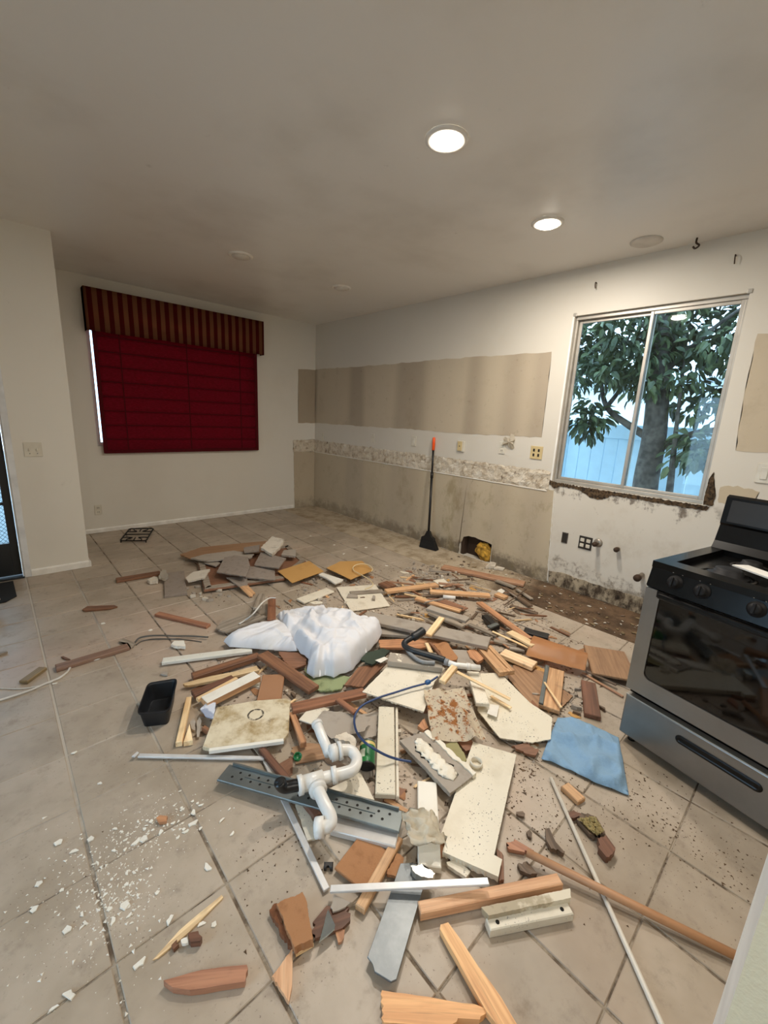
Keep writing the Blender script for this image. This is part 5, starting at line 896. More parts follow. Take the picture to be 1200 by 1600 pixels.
PATH = {
 'coil': [(-1.599, -3.175, 0.06), (-1.527, -3.174, 0.065), (-1.487, -3.148, 0.075), (-1.466, -3.046, 0.085), (-1.439, -2.895, 0.075), (-1.43, -2.819, 0.075), (-1.385, -2.75, 0.075), (-1.333, -2.733, 0.085), (-1.275, -2.758, 0.09), (-1.251, -2.824, 0.09), (-1.275, -2.901, 0.085), (-1.326, -2.942, 0.08)],
 'cable_black': [(-3.222, -2.86, 0.012), (-3.193, -2.834, 0.02), (-3.144, -2.862, 0.03), (-3.08, -2.904, 0.03), (-3.015, -2.94, 0.02), (-2.941, -2.987, 0.015), (-2.853, -3.084, 0.02)],
 'cable_black2': [(-3.223, -2.883, 0.004), (-3.185, -2.855, 0.004), (-3.12, -2.871, 0.004), (-3.026, -2.944, 0.004), (-2.966, -3.001, 0.004), (-2.897, -3.09, 0.004)],
 'cable_white': [(-3.389, -2.91, 0.006), (-3.438, -2.92, 0.006), (-3.498, -2.907, 0.006), (-3.553, -2.914, 0.006), (-3.579, -2.961, 0.006), (-3.618, -3, 0.006), (-3.667, -3.01, 0.006), (-3.734, -3.032, 0.006), (-3.803, -3.038, 0.006), (-3.881, -3.038, 0.006)],
 'cable_thin': [(-3.647, -3.01, 0.004), (-3.701, -3.014, 0.004), (-3.776, -2.986, 0.004), (-3.855, -2.918, 0.004), (-3.891, -2.885, 0.004)],
 'strap': [(-2.355, -3.062, 0.15), (-2.39, -3.031, 0.145), (-2.467, -3.067, 0.14), (-2.557, -3.121, 0.11), (-2.602, -3.085, 0.06), (-2.646, -3.093, 0.05)],
 'blue_tube': [(-2.113, -4.393, 0.115), (-2.183, -4.385, 0.105), (-2.27, -4.354, 0.1), (-2.365, -4.328, 0.098), (-2.455, -4.302, 0.095), (-2.542, -4.288, 0.09), (-2.604, -4.306, 0.09), (-2.647, -4.34, 0.085), (-2.696, -4.42, 0.1), (-2.724, -4.512, 0.125), (-2.689, -4.579, 0.1), (-2.64, -4.612, 0.068), (-2.594, -4.66, 0.06)],
 'hose': [(-1.912, -4.098, 0.19), (-1.97, -4.099, 0.18), (-2.017, -4.084, 0.165), (-2.061, -4.086, 0.155), (-2.078, -4.114, 0.15), (-2.077, -4.158, 0.15), (-2.053, -4.215, 0.148), (-2.024, -4.274, 0.145), (-1.99, -4.34, 0.14)],
 'hose_grey': [(-2.045, -4.075, 0.135), (-2.085, -4.145, 0.135), (-2.099, -4.223, 0.132), (-2.084, -4.272, 0.13), (-2.042, -4.311, 0.13)],
 'hose_pipe': [(-1.996, -4.358, 0.138), (-1.975, -4.406, 0.134), (-1.923, -4.455, 0.13), (-1.876, -4.502, 0.126)],
 'pipe': [(-2.834, -4.306, 0.15), (-2.848, -4.355, 0.14), (-2.857, -4.402, 0.125), (-2.871, -4.454, 0.115), (-2.848, -4.469, 0.125), (-2.819, -4.481, 0.125), (-2.794, -4.504, 0.12), (-2.801, -4.547, 0.115), (-2.842, -4.575, 0.115), (-2.883, -4.565, 0.115), (-2.915, -4.55, 0.115), (-2.955, -4.528, 0.11), (-2.993, -4.514, 0.11), (-3.026, -4.503, 0.11), (-3.083, -4.472, 0.11), (-3.101, -4.465, 0.14)],
 'pipe_b': [(-2.99, -4.532, 0.11), (-3.003, -4.578, 0.115), (-3.012, -4.623, 0.11), (-3.016, -4.663, 0.1), (-3.024, -4.68, 0.09), (-3.043, -4.68, 0.085), (-3.059, -4.665, 0.08)],
 'can': [(-2.68, -4.476, 0.075), (-2.746, -4.548, 0.045)],
 'cap': [(-2.943, -4.325, 0.05)],
 'white_rod': [(-2.16, -5.07, 0.012), (-2.665, -5.606, 0.012), (-2.697, -5.641, 0.012)],
 'pole': [(-2.554, -5.17, 0.042), (-2.344, -5.715, 0.022), (-2.34, -5.721, 0.02)],
 'foam': [(-2.282, -5.23, 0.03), (-2.22, -5.27, 0.03), (-2.256, -5.317, 0.03), (-2.295, -5.304, 0.03)],
 'tape': [(-2.378, -4.838, 0.046)],
 'stubpipe': [(-1.162, -3.656, 0.05), (-1.097, -3.732, 0.05)],
 'tray': [(-3.298, -3.472, 0.1), (-3.169, -3.524, 0.1), (-3.275, -3.756, 0.1), (-3.398, -3.686, 0.1)],
 'cloth': [(-1.77, -4.917, 0.02), (-1.724, -4.965, 0.03), (-1.689, -5.045, 0.025), (-1.672, -5.175, 0.02), (-1.854, -5.258, 0.012), (-1.987, -5.32, 0.008), (-2.035, -5.204, 0.008), (-2.054, -5.114, 0.03), (-2.07, -5.052, 0.02), (-2.092, -4.992, 0.02), (-1.953, -4.958, 0.03)],
 'veneer': [(-1.212, -4.479, 0.085), (-1.142, -4.809, 0.085), (-1.295, -4.857, 0.05), (-1.425, -4.54, 0.05)],
 'rust': [(-2.24, -4.409, 0.105), (-2.072, -4.531, 0.1), (-2.232, -4.792, 0.045), (-2.437, -4.643, 0.06)],
 'bag_tail': [(-2.807, -3.222, 0.05), (-2.753, -3.211, 0.055), (-2.666, -3.215, 0.06), (-2.548, -3.211, 0.06), (-2.441, -3.241, 0.06), (-2.418, -3.323, 0.06), (-2.454, -3.48, 0.06), (-2.503, -3.61, 0.055), (-2.537, -3.58, 0.05), (-2.633, -3.488, 0.05), (-2.716, -3.392, 0.05), (-2.805, -3.306, 0.05)],
 'bag_body': [(-2.395, -3.138, 0.06), (-2.305, -3.184, 0.06), (-2.188, -3.241, 0.05), (-2.091, -3.257, 0.04), (-2.065, -3.284, 0.04), (-2.092, -3.364, 0.045), (-2.012, -3.522, 0.05), (-2.005, -3.641, 0.055), (-1.96, -3.736, 0.07), (-1.969, -3.794, 0.08), (-2.045, -3.846, 0.075), (-2.158, -3.887, 0.06), (-2.265, -3.921, 0.05), (-2.358, -3.966, 0.045), (-2.482, -3.952, 0.045), (-2.508, -3.908, 0.045), (-2.573, -3.89, 0.045), (-2.582, -3.828, 0.05), (-2.503, -3.731, 0.06), (-2.509, -3.658, 0.06), (-2.504, -3.564, 0.07), (-2.467, -3.409, 0.08), (-2.433, -3.283, 0.075)],
 'bag_pts': [(-2.774, -3.138, 0), (-2.351, -3.136, 0)],
 'scrapcap': [(-2.785, -4.902, 0.065)],
 'bottle': [(-1.933, -3.543, 0.05), (-1.927, -3.635, 0.045)],
 'fl_c': [(-3.509, -4.183, 0), (-3.466, -4.242, 0), (-3.635, -4.417, 0), (-3.6, -4.416, 0), (-3.649, -4.255, 0), (-3.366, -4.26, 0), (-3.648, -4.325, 0), (-3.855, -4.328, 0), (-3.711, -4.481, 0), (-3.615, -4.682, 0), (-3.711, -4.126, 0)],
 'fl_big': [(-3.789, -4.199, 0.004), (-3.376, -4.486, 0.006), (-3.348, -4.336, 0.004), (-3.507, -4.251, 0.006), (-3.533, -4.244, 0.006), (-3.458, -4.266, 0.006), (-3.418, -4.256, 0.006), (-3.621, -4.404, 0.006), (-3.641, -4.418, 0.006), (-3.362, -4.297, 0.004), (-3.392, -4.315, 0.004), (-3.275, -4.362, 0.004), (-3.243, -4.329, 0.004), (-3.272, -4.428, 0.004), (-3.513, -4.565, 0.004), (-3.741, -4.401, 0.004), (-3.647, -4.246, 0.004), (-3.695, -4.15, 0.004), (-3.808, -4.276, 0.004), (-3.315, -4.242, 0.004), (-3.646, -4.137, 0.004), (-3.348, -4.256, 0.004), (-3.642, -4.457, 0.005), (-3.606, -4.433, 0.006), (-3.761, -4.572, 0.003), (-3.786, -4.58, 0.003), (-3.609, -4.611, 0.003), (-3.727, -4.08, 0.003), (-3.577, -3.897, 0.003), (-3.451, -4.635, 0.005), (-3.425, -4.659, 0.005)],
 'pilehull': [(-3.052, -3.372, 0), (-2.557, -3.157, 0), (-1.743, -2.524, 0), (-0.924, -2.684, 0), (-0.621, -3.433, 0), (-0.676, -4.293, 0), (-0.997, -4.927, 0), (-1.767, -5.011, 0), (-2.027, -5.004, 0), (-2.626, -5.061, 0), (-2.892, -4.942, 0), (-2.995, -4.654, 0), (-2.979, -4.257, 0), (-3.189, -3.942, 0)],
 'lathzone': [(-1.412, -3.213, 0), (-0.642, -3.216, 0), (-0.55, -3.935, 0), (-0.831, -4.371, 0), (-1.358, -4.55, 0), (-1.65, -4.408, 0), (-1.774, -3.927, 0)],
 'rubc': [(-1.691, -2.656, 0), (-1.408, -2.862, 0), (-1.369, -3.327, 0), (-1.246, -3.648, 0), (-1.215, -3.883, 0), (-1.457, -4.175, 0), (-1.232, -4.183, 0), (-1.574, -3.675, 0), (-1.67, -3.181, 0), (-1.004, -3.515, 0), (-1.247, -4.444, 0), (-1.545, -4.845, 0), (-0.733, -3.044, 0), (-0.657, -3.308, 0), (-1.406, -2.667, 0), (-1.97, -2.879, 0), (-1.63, -4.811, 0), (-2.485, -4.55, 0), (-2.77, -3.951, 0), (-2.583, -2.424, 0), (-1.763, -3.593, 0)],
 'farbits': [(-1.019, -1.462, 0), (-0.991, -1.912, 0), (-1.087, -2.229, 0), (-0.747, -2.192, 0), (-0.953, -2.755, 0), (-2.371, -2.162, 0), (-3.101, -2.736, 0), (-3.328, -2.451, 0), (-3.642, -3.031, 0), (-3.636, -3.655, 0)],
 'dirtc': [(-2.113, -4.956, 0), (-2.099, -5.28, 0), (-1.91, -5.363, 0), (-2.006, -5.498, 0), (-2.182, -5.135, 0), (-2.012, -5.616, 0), (-2.423, -5.042, 0), (-2.433, -5.226, 0), (-2.158, -4.513, 0), (-3.152, -4.61, 0), (-2.679, -4.414, 0), (-0.462, -4.456, 0), (-0.55, -3.935, 0), (-0.594, -4.956, 0)],
}
# ---------------------------------------------------------------- rubble materials
wood('tan', 'c69a68', 'a57647'); wood('tan2', 'cfa072', 'b98355', dirt=.12); wood('orange', 'b27c4c', '8f5c35'); wood('redwood', '70462f', '523322'); wood('redwood2', '87532f', '653d25')
wood('brown', '7d5130', '58361f'); wood('brownboard', '84634e', '694c3b'); wood('pale', 'dcc294', 'c4a06b', dirt=.15); wood('greyw', '968b7d', '6d6355'); wood('darkwood', '6b5744', '473626'); wood('redbatten', 'a57a57', '835a3e')
wood('pine', 'd9a868', 'b97f44', dirt=.08); wood('pine2', 'd8a05e', 'c08448', dirt=.08); wood('redsplit', '9f6a48', '845236'); wood('palesplit', 'd6bb8c', 'a98a5e'); wood('paleboard', 'd8bd97', 'c6a47a', dirt=.5); wood('mossy', '7c6844', '5e4f31')
wood('brownply', '95704b', '7d5a3a', dirt=.15, var=.08); wood('redply', '805538', '68432b', dirt=.2)
dirty('hard', 'c79a5c', 'b0844a', .5, 20); dirty('fiber', 'a97a54', '85593a', .6, 60, .9, bump=.5); dirty('fiberdark', '7d5136', '593621', .6, 60, .95, bump=.8)
dirty('cream', 'e5decd', 'b3a78e', .45, 22, .45, .6); dirty('creamspot', 'e2dbc8', 'b7ab92', .3, 20, .4, .9); dirty('white', 'ece9df', 'bdb5a6', .3, 18, .45); dirty('whitechip', 'e3e2d8', '9c8a6d', .3, 14, .4, .5)
dirty('creampeel', 'e2dac6', 'a99b80', .9, 9, .5, .2, lo=.45, hi=.5); dirty('greyb', 'a49b90', '7f756a', .6, 24, .8); dirty('greyflake', 'a0978b', 'ebe4d2', 1.0, 12, .7, lo=.55, hi=.58); dirty('drywall', 'aaa196', '8b8175', .5, 30, .85); dirty('plaster', 'd9d1c3', '8f8576', .6, 30, .85, bump=.5)
dirty('carpet', '958a80', '7b7067', .7, 70, 1.0, bump=.9); dirty('cardboard', 'a57a5a', '8a6145', .5, 12, .9); dirty('bluewhite', 'd5dcea', '8896b4', .8, 10, .5, lo=.48, hi=.52); dirty('greenbits', '8f9a72', '4d5c3c', .9, 40, .9); dirty('greendark', '2f3d30', '1c231c', .6, 30, .7); dirty('mottle', '9a9468', '7b5233', .9, 30, .8); dirty('rotfoam', 'cbbb86', '6b4a2c', 1.0, 44, .95, bump=1.0)
plain('metal_white', 'dcdcdc', .35, .25); plain('metal_white2', 'd2d0cd', .3, .35); plain('metal_grey', '7d8484', .4, .6, .12, 5); dirty('metal_scratch', '71777a', '9a9e9f', .5, 14, .4); MAT['metal_scratch'].node_tree.nodes['Principled BSDF'].inputs['Metallic'].default_value = .35
plain('blackp', '17171a', .35); plain('foil', 'd7d3c8', .3, .6); plain('mirror', 'b9c4c9', .08, .9); plain('hole_dark', '14120f', .8); plain('pvc_white', 'e9e9e6', .3); plain('abs_black', '141517', .3)
g = G('stained'); v = g.local(); rr_ = g.n('ShaderNodeVectorMath', operation='DISTANCE'); g.l(v, rr_.inputs[0]); rr_.inputs[1].default_value = (0, 0, 0)
f = g.noise(v, 7, 7, .65); col = g.mix(g.ramp(f, .42, .7), 'ddd2b8', 'a38a5c'); col = g.mix(g.math('MULTIPLY', g.ramp(g.noise(v, 16, 6, .7), .55, .7), .6), col, '6d5636')
sx = g.sep(v); dx = g.math('SUBTRACT', sx[0], .02); dy = g.math('SUBTRACT', sx[1], .035); d = g.math('SQRT', g.math('ADD', g.math('MULTIPLY', dx, dx), g.math('MULTIPLY', dy, dy)))
rg = g.math('MULTIPLY', g.ramp(g.math('ABSOLUTE', g.math('SUBTRACT', d, .034)), .007, .002), g.ramp(g.noise(v, 30, 3), .35, .5)); col = g.mix(rg, col, '2a2018'); MAT['stained'] = g.done(col, .5)

# ---------------------------------------------------------------- rubble builders
WOODS = {'tan', 'tan2', 'orange', 'redwood', 'redwood2', 'brown', 'pale', 'greyw', 'darkwood', 'pine', 'pine2', 'redsplit', 'palesplit', 'brownply', 'redply'}
def splintered(L, amt, rnd):
    """break the ends along the grain (local x), keep the long edges nearly straight"""
    out = []
    for a, b in zip(L, L[1:] + L[:1]):
        d = b - a; ln = max(d.length, 1e-6); along = abs(d.x) / ln > .8; n = max(1, int(ln / (.028 if along else .007)))
        for k in range(n):
            p = a + d * (k / n)
            if k: p = p + (Vector((0, rnd.uniform(-.0012, .0012))) if along else Vector((rnd.uniform(-1, 1) * amt * 2.2 * (1 if k % 2 else .3), 0)))
            out.append(p)
    return out
def ragged(L, amt, rnd, seed):
    out = []; s = 0.0
    for a, b in zip(L, L[1:] + L[:1]):
        d = b - a; ln = max(d.length, 1e-6); n = max(1, int(ln / .006)); nn = Vector((-d.y, d.x)) / ln
        for k in range(n):
            t = k / n; w = min(1, 4 * t, 4 * (1 - t) + .2); q = (s + ln * t); out.append(a + d * t + nn * amt * w * (.9 * noise.noise((q * 28, seed * 1.7, 0)) + .5 * noise.noise((q * 90, seed * 1.7, 3)) + rnd.uniform(-.2, .2)))
        s += ln
    return out
def slab(name, label, cat, group, mats, th, jag, P, ex, seed):
    P = [Vector(p) for p in P]; n = Vector((0, 0, 0))
    for a, b in zip(P, P[1:] + P[:1]): n += a.cross(b)
    n.normalize()
    if n.z < 0: n = -n; P = P[::-1]
    ed = max(zip(P, P[1:] + P[:1]), key=lambda ab: (ab[1] - ab[0]).length); x = (ed[1] - ed[0]); x = (x - n * x.dot(n)).normalized(); y = n.cross(x)
    c = sum(P, Vector()) / len(P); low = min(p.z for p in P) - th * n.z
    if low < .0025: c.z += .0025 - low
    L = [Vector(((p - (sum(P, Vector()) / len(P))).dot(x), (p - sum(P, Vector()) / len(P)).dot(y))) for p in P]
    rnd = random.Random(seed); wd = isinstance(mats, str) and mats in WOODS; pts = (splintered(L, jag, rnd) if wd else ragged(L, jag, rnd, seed)) if jag else L
    bm = bmesh.new(); top = [bm.verts.new((p.x, p.y, 0)) for p in pts]; k = len(top)
    bot = [bm.verts.new((p.x * (1 - (rnd.uniform(0, .04) if jag else 0)), p.y * (1 - (rnd.uniform(0, .04) if jag else 0)), -th)) for p in pts]
    ft = bm.faces.new(top); fb = bm.faces.new(bot[::-1]); multi = isinstance(mats, list)
    for i in range(k):
        q = bm.faces.new((top[i], bot[i], bot[(i + 1) % k], top[(i + 1) % k])); q.material_index = 1 if multi else 0
    if not jag and th > .004: bmesh.ops.bevel(bm, geom=[e for e in bm.edges if abs(e.verts[0].co.z - e.verts[1].co.z) < 1e-6 and e.verts[0].co.z > -1e-5], offset=min(.003, th * .2), segments=1, affect='EDGES')
    bmesh.ops.triangulate(bm, faces=[f for f in bm.faces if len(f.verts) > 4])
    mw = Matrix(((x.x, y.x, n.x, c.x), (x.y, y.y, n.y, c.y), (x.z, y.z, n.z, c.z), (0, 0, 0, 1)))
    o = link(name, bm_mesh(bm, name), mats, None, mw=mw); tag(o, label, cat, group)
    xs = [p.x for p in L]; ys = [p.y for p in L]; x0, x1, y0, y1 = min(xs), max(xs), min(ys), max(ys)
    if ex == 'doorframe':
        for a in range(len(L)):
            p, q = L[a] * .985, L[(a + 1) % len(L)] * .985; d = (q - p).normalized(); nn = Vector((-d.y, d.x)); pl = [p, q, q + nn * .05 - d * .03, p + nn * .05 + d * .03]
            plate('frame_rail', [tuple(v) for v in pl], lambda u, v, w: (u, v, .0008 + w), .008, 'greyw', o)
    elif ex == 'inset':
        w = .028
        for pl in ([(x0, y0), (x1, y0), (x1, y0 + w), (x0, y0 + w)], [(x0, y1 - w), (x1, y1 - w), (x1, y1), (x0, y1)], [(x0, y0 + w + .001), (x0 + w, y0 + w + .001), (x0 + w, y1 - w - .001), (x0, y1 - w - .001)], [(x1 - w, y0 + w + .001), (x1, y0 + w + .001), (x1, y1 - w - .001), (x1 - w, y1 - w - .001)]):
            plate('frame_rail', pl, lambda u, v, w_: (u, v, .0006 + w_), .006, 'tan', o)
    elif ex == 'holes':
        hb = bmesh.new(); hb.free()
        m = bpy.data.meshes.new('hole'); vv = [(.0055 * math.cos(t * math.pi / 4), .0055 * math.sin(t * math.pi / 4), 0) for t in range(8)]; m.from_pydata(vv, [], [tuple(range(8))]); m.materials.append(MAT['hole_dark'])
        for i in range(16):
            for yy in (-.012, .014):
                h = bpy.data.objects.new('hole', m); COL.objects.link(h); h.parent = o; h.location = (x0 + .06 + (x1 - x0 - .12) * i / 15 + yy * .8, yy, .0006)
        plate('bent_edge', [(x0 + .02, y1 - .006), (x1 - .02, y1 - .006), (x1 - .02, y1), (x0 + .02, y1)], lambda u, v, w: (u, v, .0005 + w), .012, 'metal_grey', o, .002, .05, 3)
        plate('rib', [(x0 + .1, .0), (x1 - .1, .0), (x1 - .1, .003), (x0 + .1, .003)], lambda u, v, w: (u, v, .0005 + w), .0025, 'metal_grey', o)
    elif ex == 'screws':
        for xx in (x0 + .03, x1 - .03):
            s_ = lathe('screw_hole', [(0, .0012), (.006, .0012), (.006, .0004)], 'hole_dark', o, 10); s_.location = (xx, 0, 0)
    elif ex == 'edge':
        fe = sorted(zip(L, L[1:] + L[:1]), key=lambda ab: -(ab[1] - ab[0]).length)[0]; p, q = fe; d = (q - p).normalized(); nn = Vector((d.y, -d.x))
        plate('white_edge', [tuple(p), tuple(q), tuple(q + nn * .016), tuple(p + nn * .016)], lambda u, v, w: (u, v, -.016 + w), .016, 'white', o)
    elif ex == 'plasterlumps':
        for i in range(6):
            b2 = bmesh.new(); bmesh.ops.create_icosphere(b2, subdivisions=3, radius=1); r = rnd.uniform(.025, .045)
            for v in b2.verts: v.co = Vector((v.co.x * r * (1 + .5 * noise.noise(v.co * 2 + Vector((i * 5, 0, 0)))), v.co.y * r * (.8 + .5 * noise.noise(v.co * 2.3 + Vector((i * 9, 1, 0)))), max(.0004, v.co.z * .012 * (1 + noise.noise(v.co * 5)))))
            l_ = link('plaster_lump', bm_mesh(b2, 'plaster_lump', True), 'plaster_white', o); l_.location = (x0 + (x1 - x0) * (.2 + .11 * i), y0 + (y1 - y0) * (.42 + .1 * rnd.uniform(-1, 1)), .0006)
        fe = sorted(zip(L, L[1:] + L[:1]), key=lambda ab: -(ab[1] - ab[0]).length)[1]; p, q = fe; d = (q - p).normalized(); nn = Vector((d.y, -d.x))
        plate('ragged_edge', [tuple(p - nn * .01), tuple(q - nn * .01), tuple(q + nn * .012), tuple(p + nn * .012)], lambda u, v, w: (u, v, -.012 + w), .018, 'plaster_white', o, .006, .015, 4)
    return o
dirty('plaster_white', 'ebe5d6', 'b9a888', .5, 30, .85, bump=.4)
for k, it in enumerate(RUBBLE): slab(*it, seed=100 + k)

# ---------------------------------------------------------------- cloth-like things
def drape(name, outline, res, hfun, mat, th=.003):
    O = [Vector(p) for p in outline]; xs = [p.x for p in O]; ys = [p.y for p in O]; n = len(O)
    def inside(x, y):
        c = False; j = n - 1
        for i in range(n):
            if (O[i].y > y) != (O[j].y > y) and x < (O[j].x - O[i].x) * (y - O[i].y) / (O[j].y - O[i].y) + O[i].x: c = not c
            j = i
        return c
    def near(x, y):
        best = (9, None)
        for a, b in zip(O, O[1:] + O[:1]):
            ab = b - a; t = max(0, min(1, ((x - a.x) * ab.x + (y - a.y) * ab.y) / (ab.x ** 2 + ab.y ** 2))); q = a + ab * t; d = math.hypot(x - q.x, y - q.y)
            if d < best[0]: best = (d, q)
        return best
    nx = int((max(xs) - min(xs)) / res) + 1; ny = int((max(ys) - min(ys)) / res) + 1; bm = bmesh.new(); V = {}
    for i in range(-1, nx + 1):
        for j in range(-1, ny + 1):
            x, y = min(xs) + i * res, min(ys) + j * res; d, q = near(x, y); ins = inside(x, y)
            if ins and d > res * .3: V[i, j] = bm.verts.new((x, y, hfun(x, y, d, q.z)))
            elif d < res * 1.05: V[i, j] = bm.verts.new((q.x, q.y, hfun(q.x, q.y, 0, q.z)))
    for (i, j) in list(V):
        c = [(i, j), (i + 1, j), (i + 1, j + 1), (i, j + 1)]
        if all(t in V for t in c):
            try: bm.faces.new([V[t] for t in c])
            except ValueError: pass
    bmesh.ops.remove_doubles(bm, verts=bm.verts[:], dist=res * .12)
    bmesh.ops.delete(bm, geom=[v for v in bm.verts if not v.link_faces], context='VERTS')
    lowv = {v: bm.verts.new(v.co - Vector((0, 0, th))) for v in list(bm.verts)}
    for f in list(bm.faces): bm.faces.new([lowv[v] for v in reversed(f.verts)])
    for e_ in [e_ for e_ in bm.edges if len(e_.link_faces) == 1 and e_.verts[0] in lowv and e_.verts[1] in lowv]: bm.faces.new((e_.verts[0], e_.verts[1], lowv[e_.verts[1]], lowv[e_.verts[0]]))
    return base_of(link(name, bm_mesh(bm, name, True), mat))
dirty('bag_white', 'dcdee4', 'bfb8a8', .45, 8, .7, bump=.2); dirty('cloth_blue', '86a9c8', '7394b4', .4, 20, .95, bump=.9)
tip = Vector(PATH['bag_pts'][0]); neck = Vector(PATH['bag_pts'][1])
def tail_h(x, y, d, z0):
    ax_ = (neck - tip); L_ = ax_.length; ax_ = ax_ / L_; p = Vector((x, y, 0)) - tip; t = (p.x * ax_.x + p.y * ax_.y) / L_; s = -p.x * ax_.y + p.y * ax_.x
    f = 1 - 2.6 * abs(noise.noise((s * 14, t * 1.2, 1.0))); f2 = 1 - 2.4 * abs(noise.noise((s * 34 + t, t * 2.4, 5.0)))
    return z0 - .012 + .06 * (1 - math.exp(-d / .035)) + min(1, d / .02) * (.018 * f + .008 * f2)
def body_h(x, y, d, z0):
    dx, dy = x - neck.x, y - neck.y; r = math.hypot(dx, dy); th_ = math.atan2(dy, dx) + .35 * noise.noise((x * 5, y * 5, 0)); rr = r / .5
    f = 1 - 2.6 * abs(noise.noise((th_ * 2.6, rr * 1.1, 2.0))); f2 = 1 - 2.6 * abs(noise.noise((th_ * 7.0, rr * 2.6, 7.0))); cr = 1 - 2.4 * abs(noise.noise((x * 17, y * 17, 3)))
    e = min(1, d / .022)
    return z0 - .010 + (.045 + .055 * min(1, rr)) * (1 - math.exp(-d / .03)) + e * (.034 * f * min(1, rr * 1.6) + .014 * f2 + .007 * cr) + .009 * noise.noise((x * 24, y * 24, 7))
bag = tag(empty('cloth_bag', (neck.x, neck.y, 0)), 'crumpled white fabric bag lying on top of the pile', 'bag')
for nm, key, fn in (('bag_tail', 'bag_tail', tail_h), ('bag_body', 'bag_body', body_h)):
    o = drape(nm, PATH[key], .0075, fn, 'bag_white', .003); o.location = o.location - bag.location; o.parent = bag
def cl_h(x, y, d, z0):
    f = 1 - 5 * abs(noise.noise((x * 4 + y * 2.5, y * 3.4 - x * 2, 3.0))); f2 = 1 - 5 * abs(noise.noise((x * 8 - y * 4, y * 8, 6.0)))
    return .006 + .28 * z0 + (.04 * max(0, f) + .016 * max(0, f2)) * min(1, d / .03 + .15)
tag(drape('paper_towel', PATH['cloth'], .011, cl_h, 'cloth_blue', .0012), 'blue paper towel creased on the floor by the stove', 'towel')
def bil(name, C, fn, nu, nv, th, mat, label, cat):
    C = [Vector(c) for c in C]; bm = bmesh.new(); G_ = []
    for i in range(nu + 1):
        row = []
        for j in range(nv + 1):
            u, v = i / nu, j / nv; p = C[0].lerp(C[1], u).lerp(C[3].lerp(C[2], u), v); dx, dy, dz = fn(u, v); row.append(bm.verts.new((p.x + dx, p.y + dy, max(.006, p.z + dz))))
        G_.append(row)
    for i in range(nu):
        for j in range(nv): bm.faces.new((G_[i][j], G_[i + 1][j], G_[i + 1][j + 1], G_[i][j + 1]))
    bmesh.ops.solidify(bm, geom=bm.faces[:], thickness=th)
    return tag(base_of(link(name, bm_mesh(bm, name, True), mat)), label, cat)
dirty('copper_veneer', 'd39c69', 'b98152', .6, 7, .4)
bil('veneer_sheet', PATH['veneer'], lambda u, v: (0, 0, (.022 * math.sin(math.pi * min(1, v * 1.35)) + .004 * noise.noise((u * 6, v * 3, 1))) * (1 - .3 * u)), 24, 10, .004, 'copper_veneer', 'bent copper-brown veneer sheet beside the stove', 'veneer')
g = G('rusty_laminate'); v = g.world(); rc_ = sum((Vector(q) for q in PATH['rust']), Vector()) / 4; dn = g.n('ShaderNodeVectorMath', operation='DISTANCE'); g.l(v, dn.inputs[0]); dn.inputs[1].default_value = rc_
cl_ = g.ramp(dn.outputs['Value'], .17, .03); f = g.noise(v, 26, 6, .66); col = g.mix(g.ramp(g.math('ADD', f, g.math('MULTIPLY', cl_, .14)), .57, .69), 'eadfca', 'bb7a38'); col = g.mix(g.ramp(g.noise(v, 75, 3, .6), .60, .65), col, '6b4526'); MAT['rusty_laminate'] = g.done(col, .6)
bil('laminate_sheet', PATH['rust'], lambda u, v: (.010 * noise.noise((u * 4, v * 4, 2)), .010 * noise.noise((u * 4, v * 4, 5)), .028 * math.exp(-((u - .68 - .1 * v) / .09) ** 2) * v + .010 * noise.noise((u * 4, v * 4, 9)) + .02 * max(0, u - .9) * 10 * .5), 30, 26, .003, 'rusty_laminate', 'curled cream laminate sheet covered in rust-brown flecks', 'sheet')
bil('foam_crust', PATH['foam'], lambda u, v: (.008 * noise.noise((u * 9, v * 9, 1)), .008 * noise.noise((u * 9, v * 9, 4)), .004 + .008 * noise.noise((u * 7, v * 7, 2)) + .006 * noise.noise((u * 19, v * 19, 5))), 22, 18, .008, 'rotfoam', 'yellow crumbly foam crust on the rotten dark wood', 'foam')
c0 = Vector(PATH['scrapcap'][0]); ux = Vector((.75, -.66, 0)); uy = Vector((.66, .75, 0))
bil('crumpled_paper', [c0 - ux * .075 + uy * .06, c0 + ux * .05 + uy * .075, c0 + ux * .075 - uy * .055, c0 - ux * .05 - uy * .065],
    lambda u, v: (.014 * noise.noise((u * 5, v * 5, 1)), .014 * noise.noise((u * 5, v * 5, 4)), -.012 + .055 * math.sin(math.pi * u) * (.4 + .6 * v) * (1 - .5 * v) + .02 * (1 - 2.5 * abs(noise.noise((u * 3.2, v * 3.2, 2)))) + .03 * max(0, .25 - u) * 4 * .5), 22, 22, .003, 'plaster_white', 'crumpled cream paper wad at the end of the steel rail', 'paper')
# ---------------------------------------------------------------- cables, hoses, rods
def cable(key, r, mat, name, label, cat, seg=8, n=6): return tag(base_of(tube(name, smooth_path(PATH[key], n), r, mat, None, seg)), label, cat)
plain('cable_cream', 'dcc9a0', .5); plain('cable_grey', '5b5955', .5); plain('cable_white', 'd4d2cc', .45); plain('tube_blue', '27406e', .4); plain('rod_white', 'e2ddd2', .35); plain('hose_black', '202428', .45); plain('hose_grey', '8a8d90', .45)
cable('coil', .0045, 'cable_cream', 'cable', 'cream cable coiled in a loop on the hardboard sheet', 'cable')
cable('cable_black', .0055, 'cable_grey', 'cable', 'dark grey cable running from the brown board to the white bag', 'cable')
cable('cable_black2', .0035, 'cable_grey', 'cable', 'thinner dark cable lying along the dark grey one', 'cable')
cable('cable_white', .0055, 'cable_white', 'cable', 'white cable running under the dark brown board to the left', 'cable')
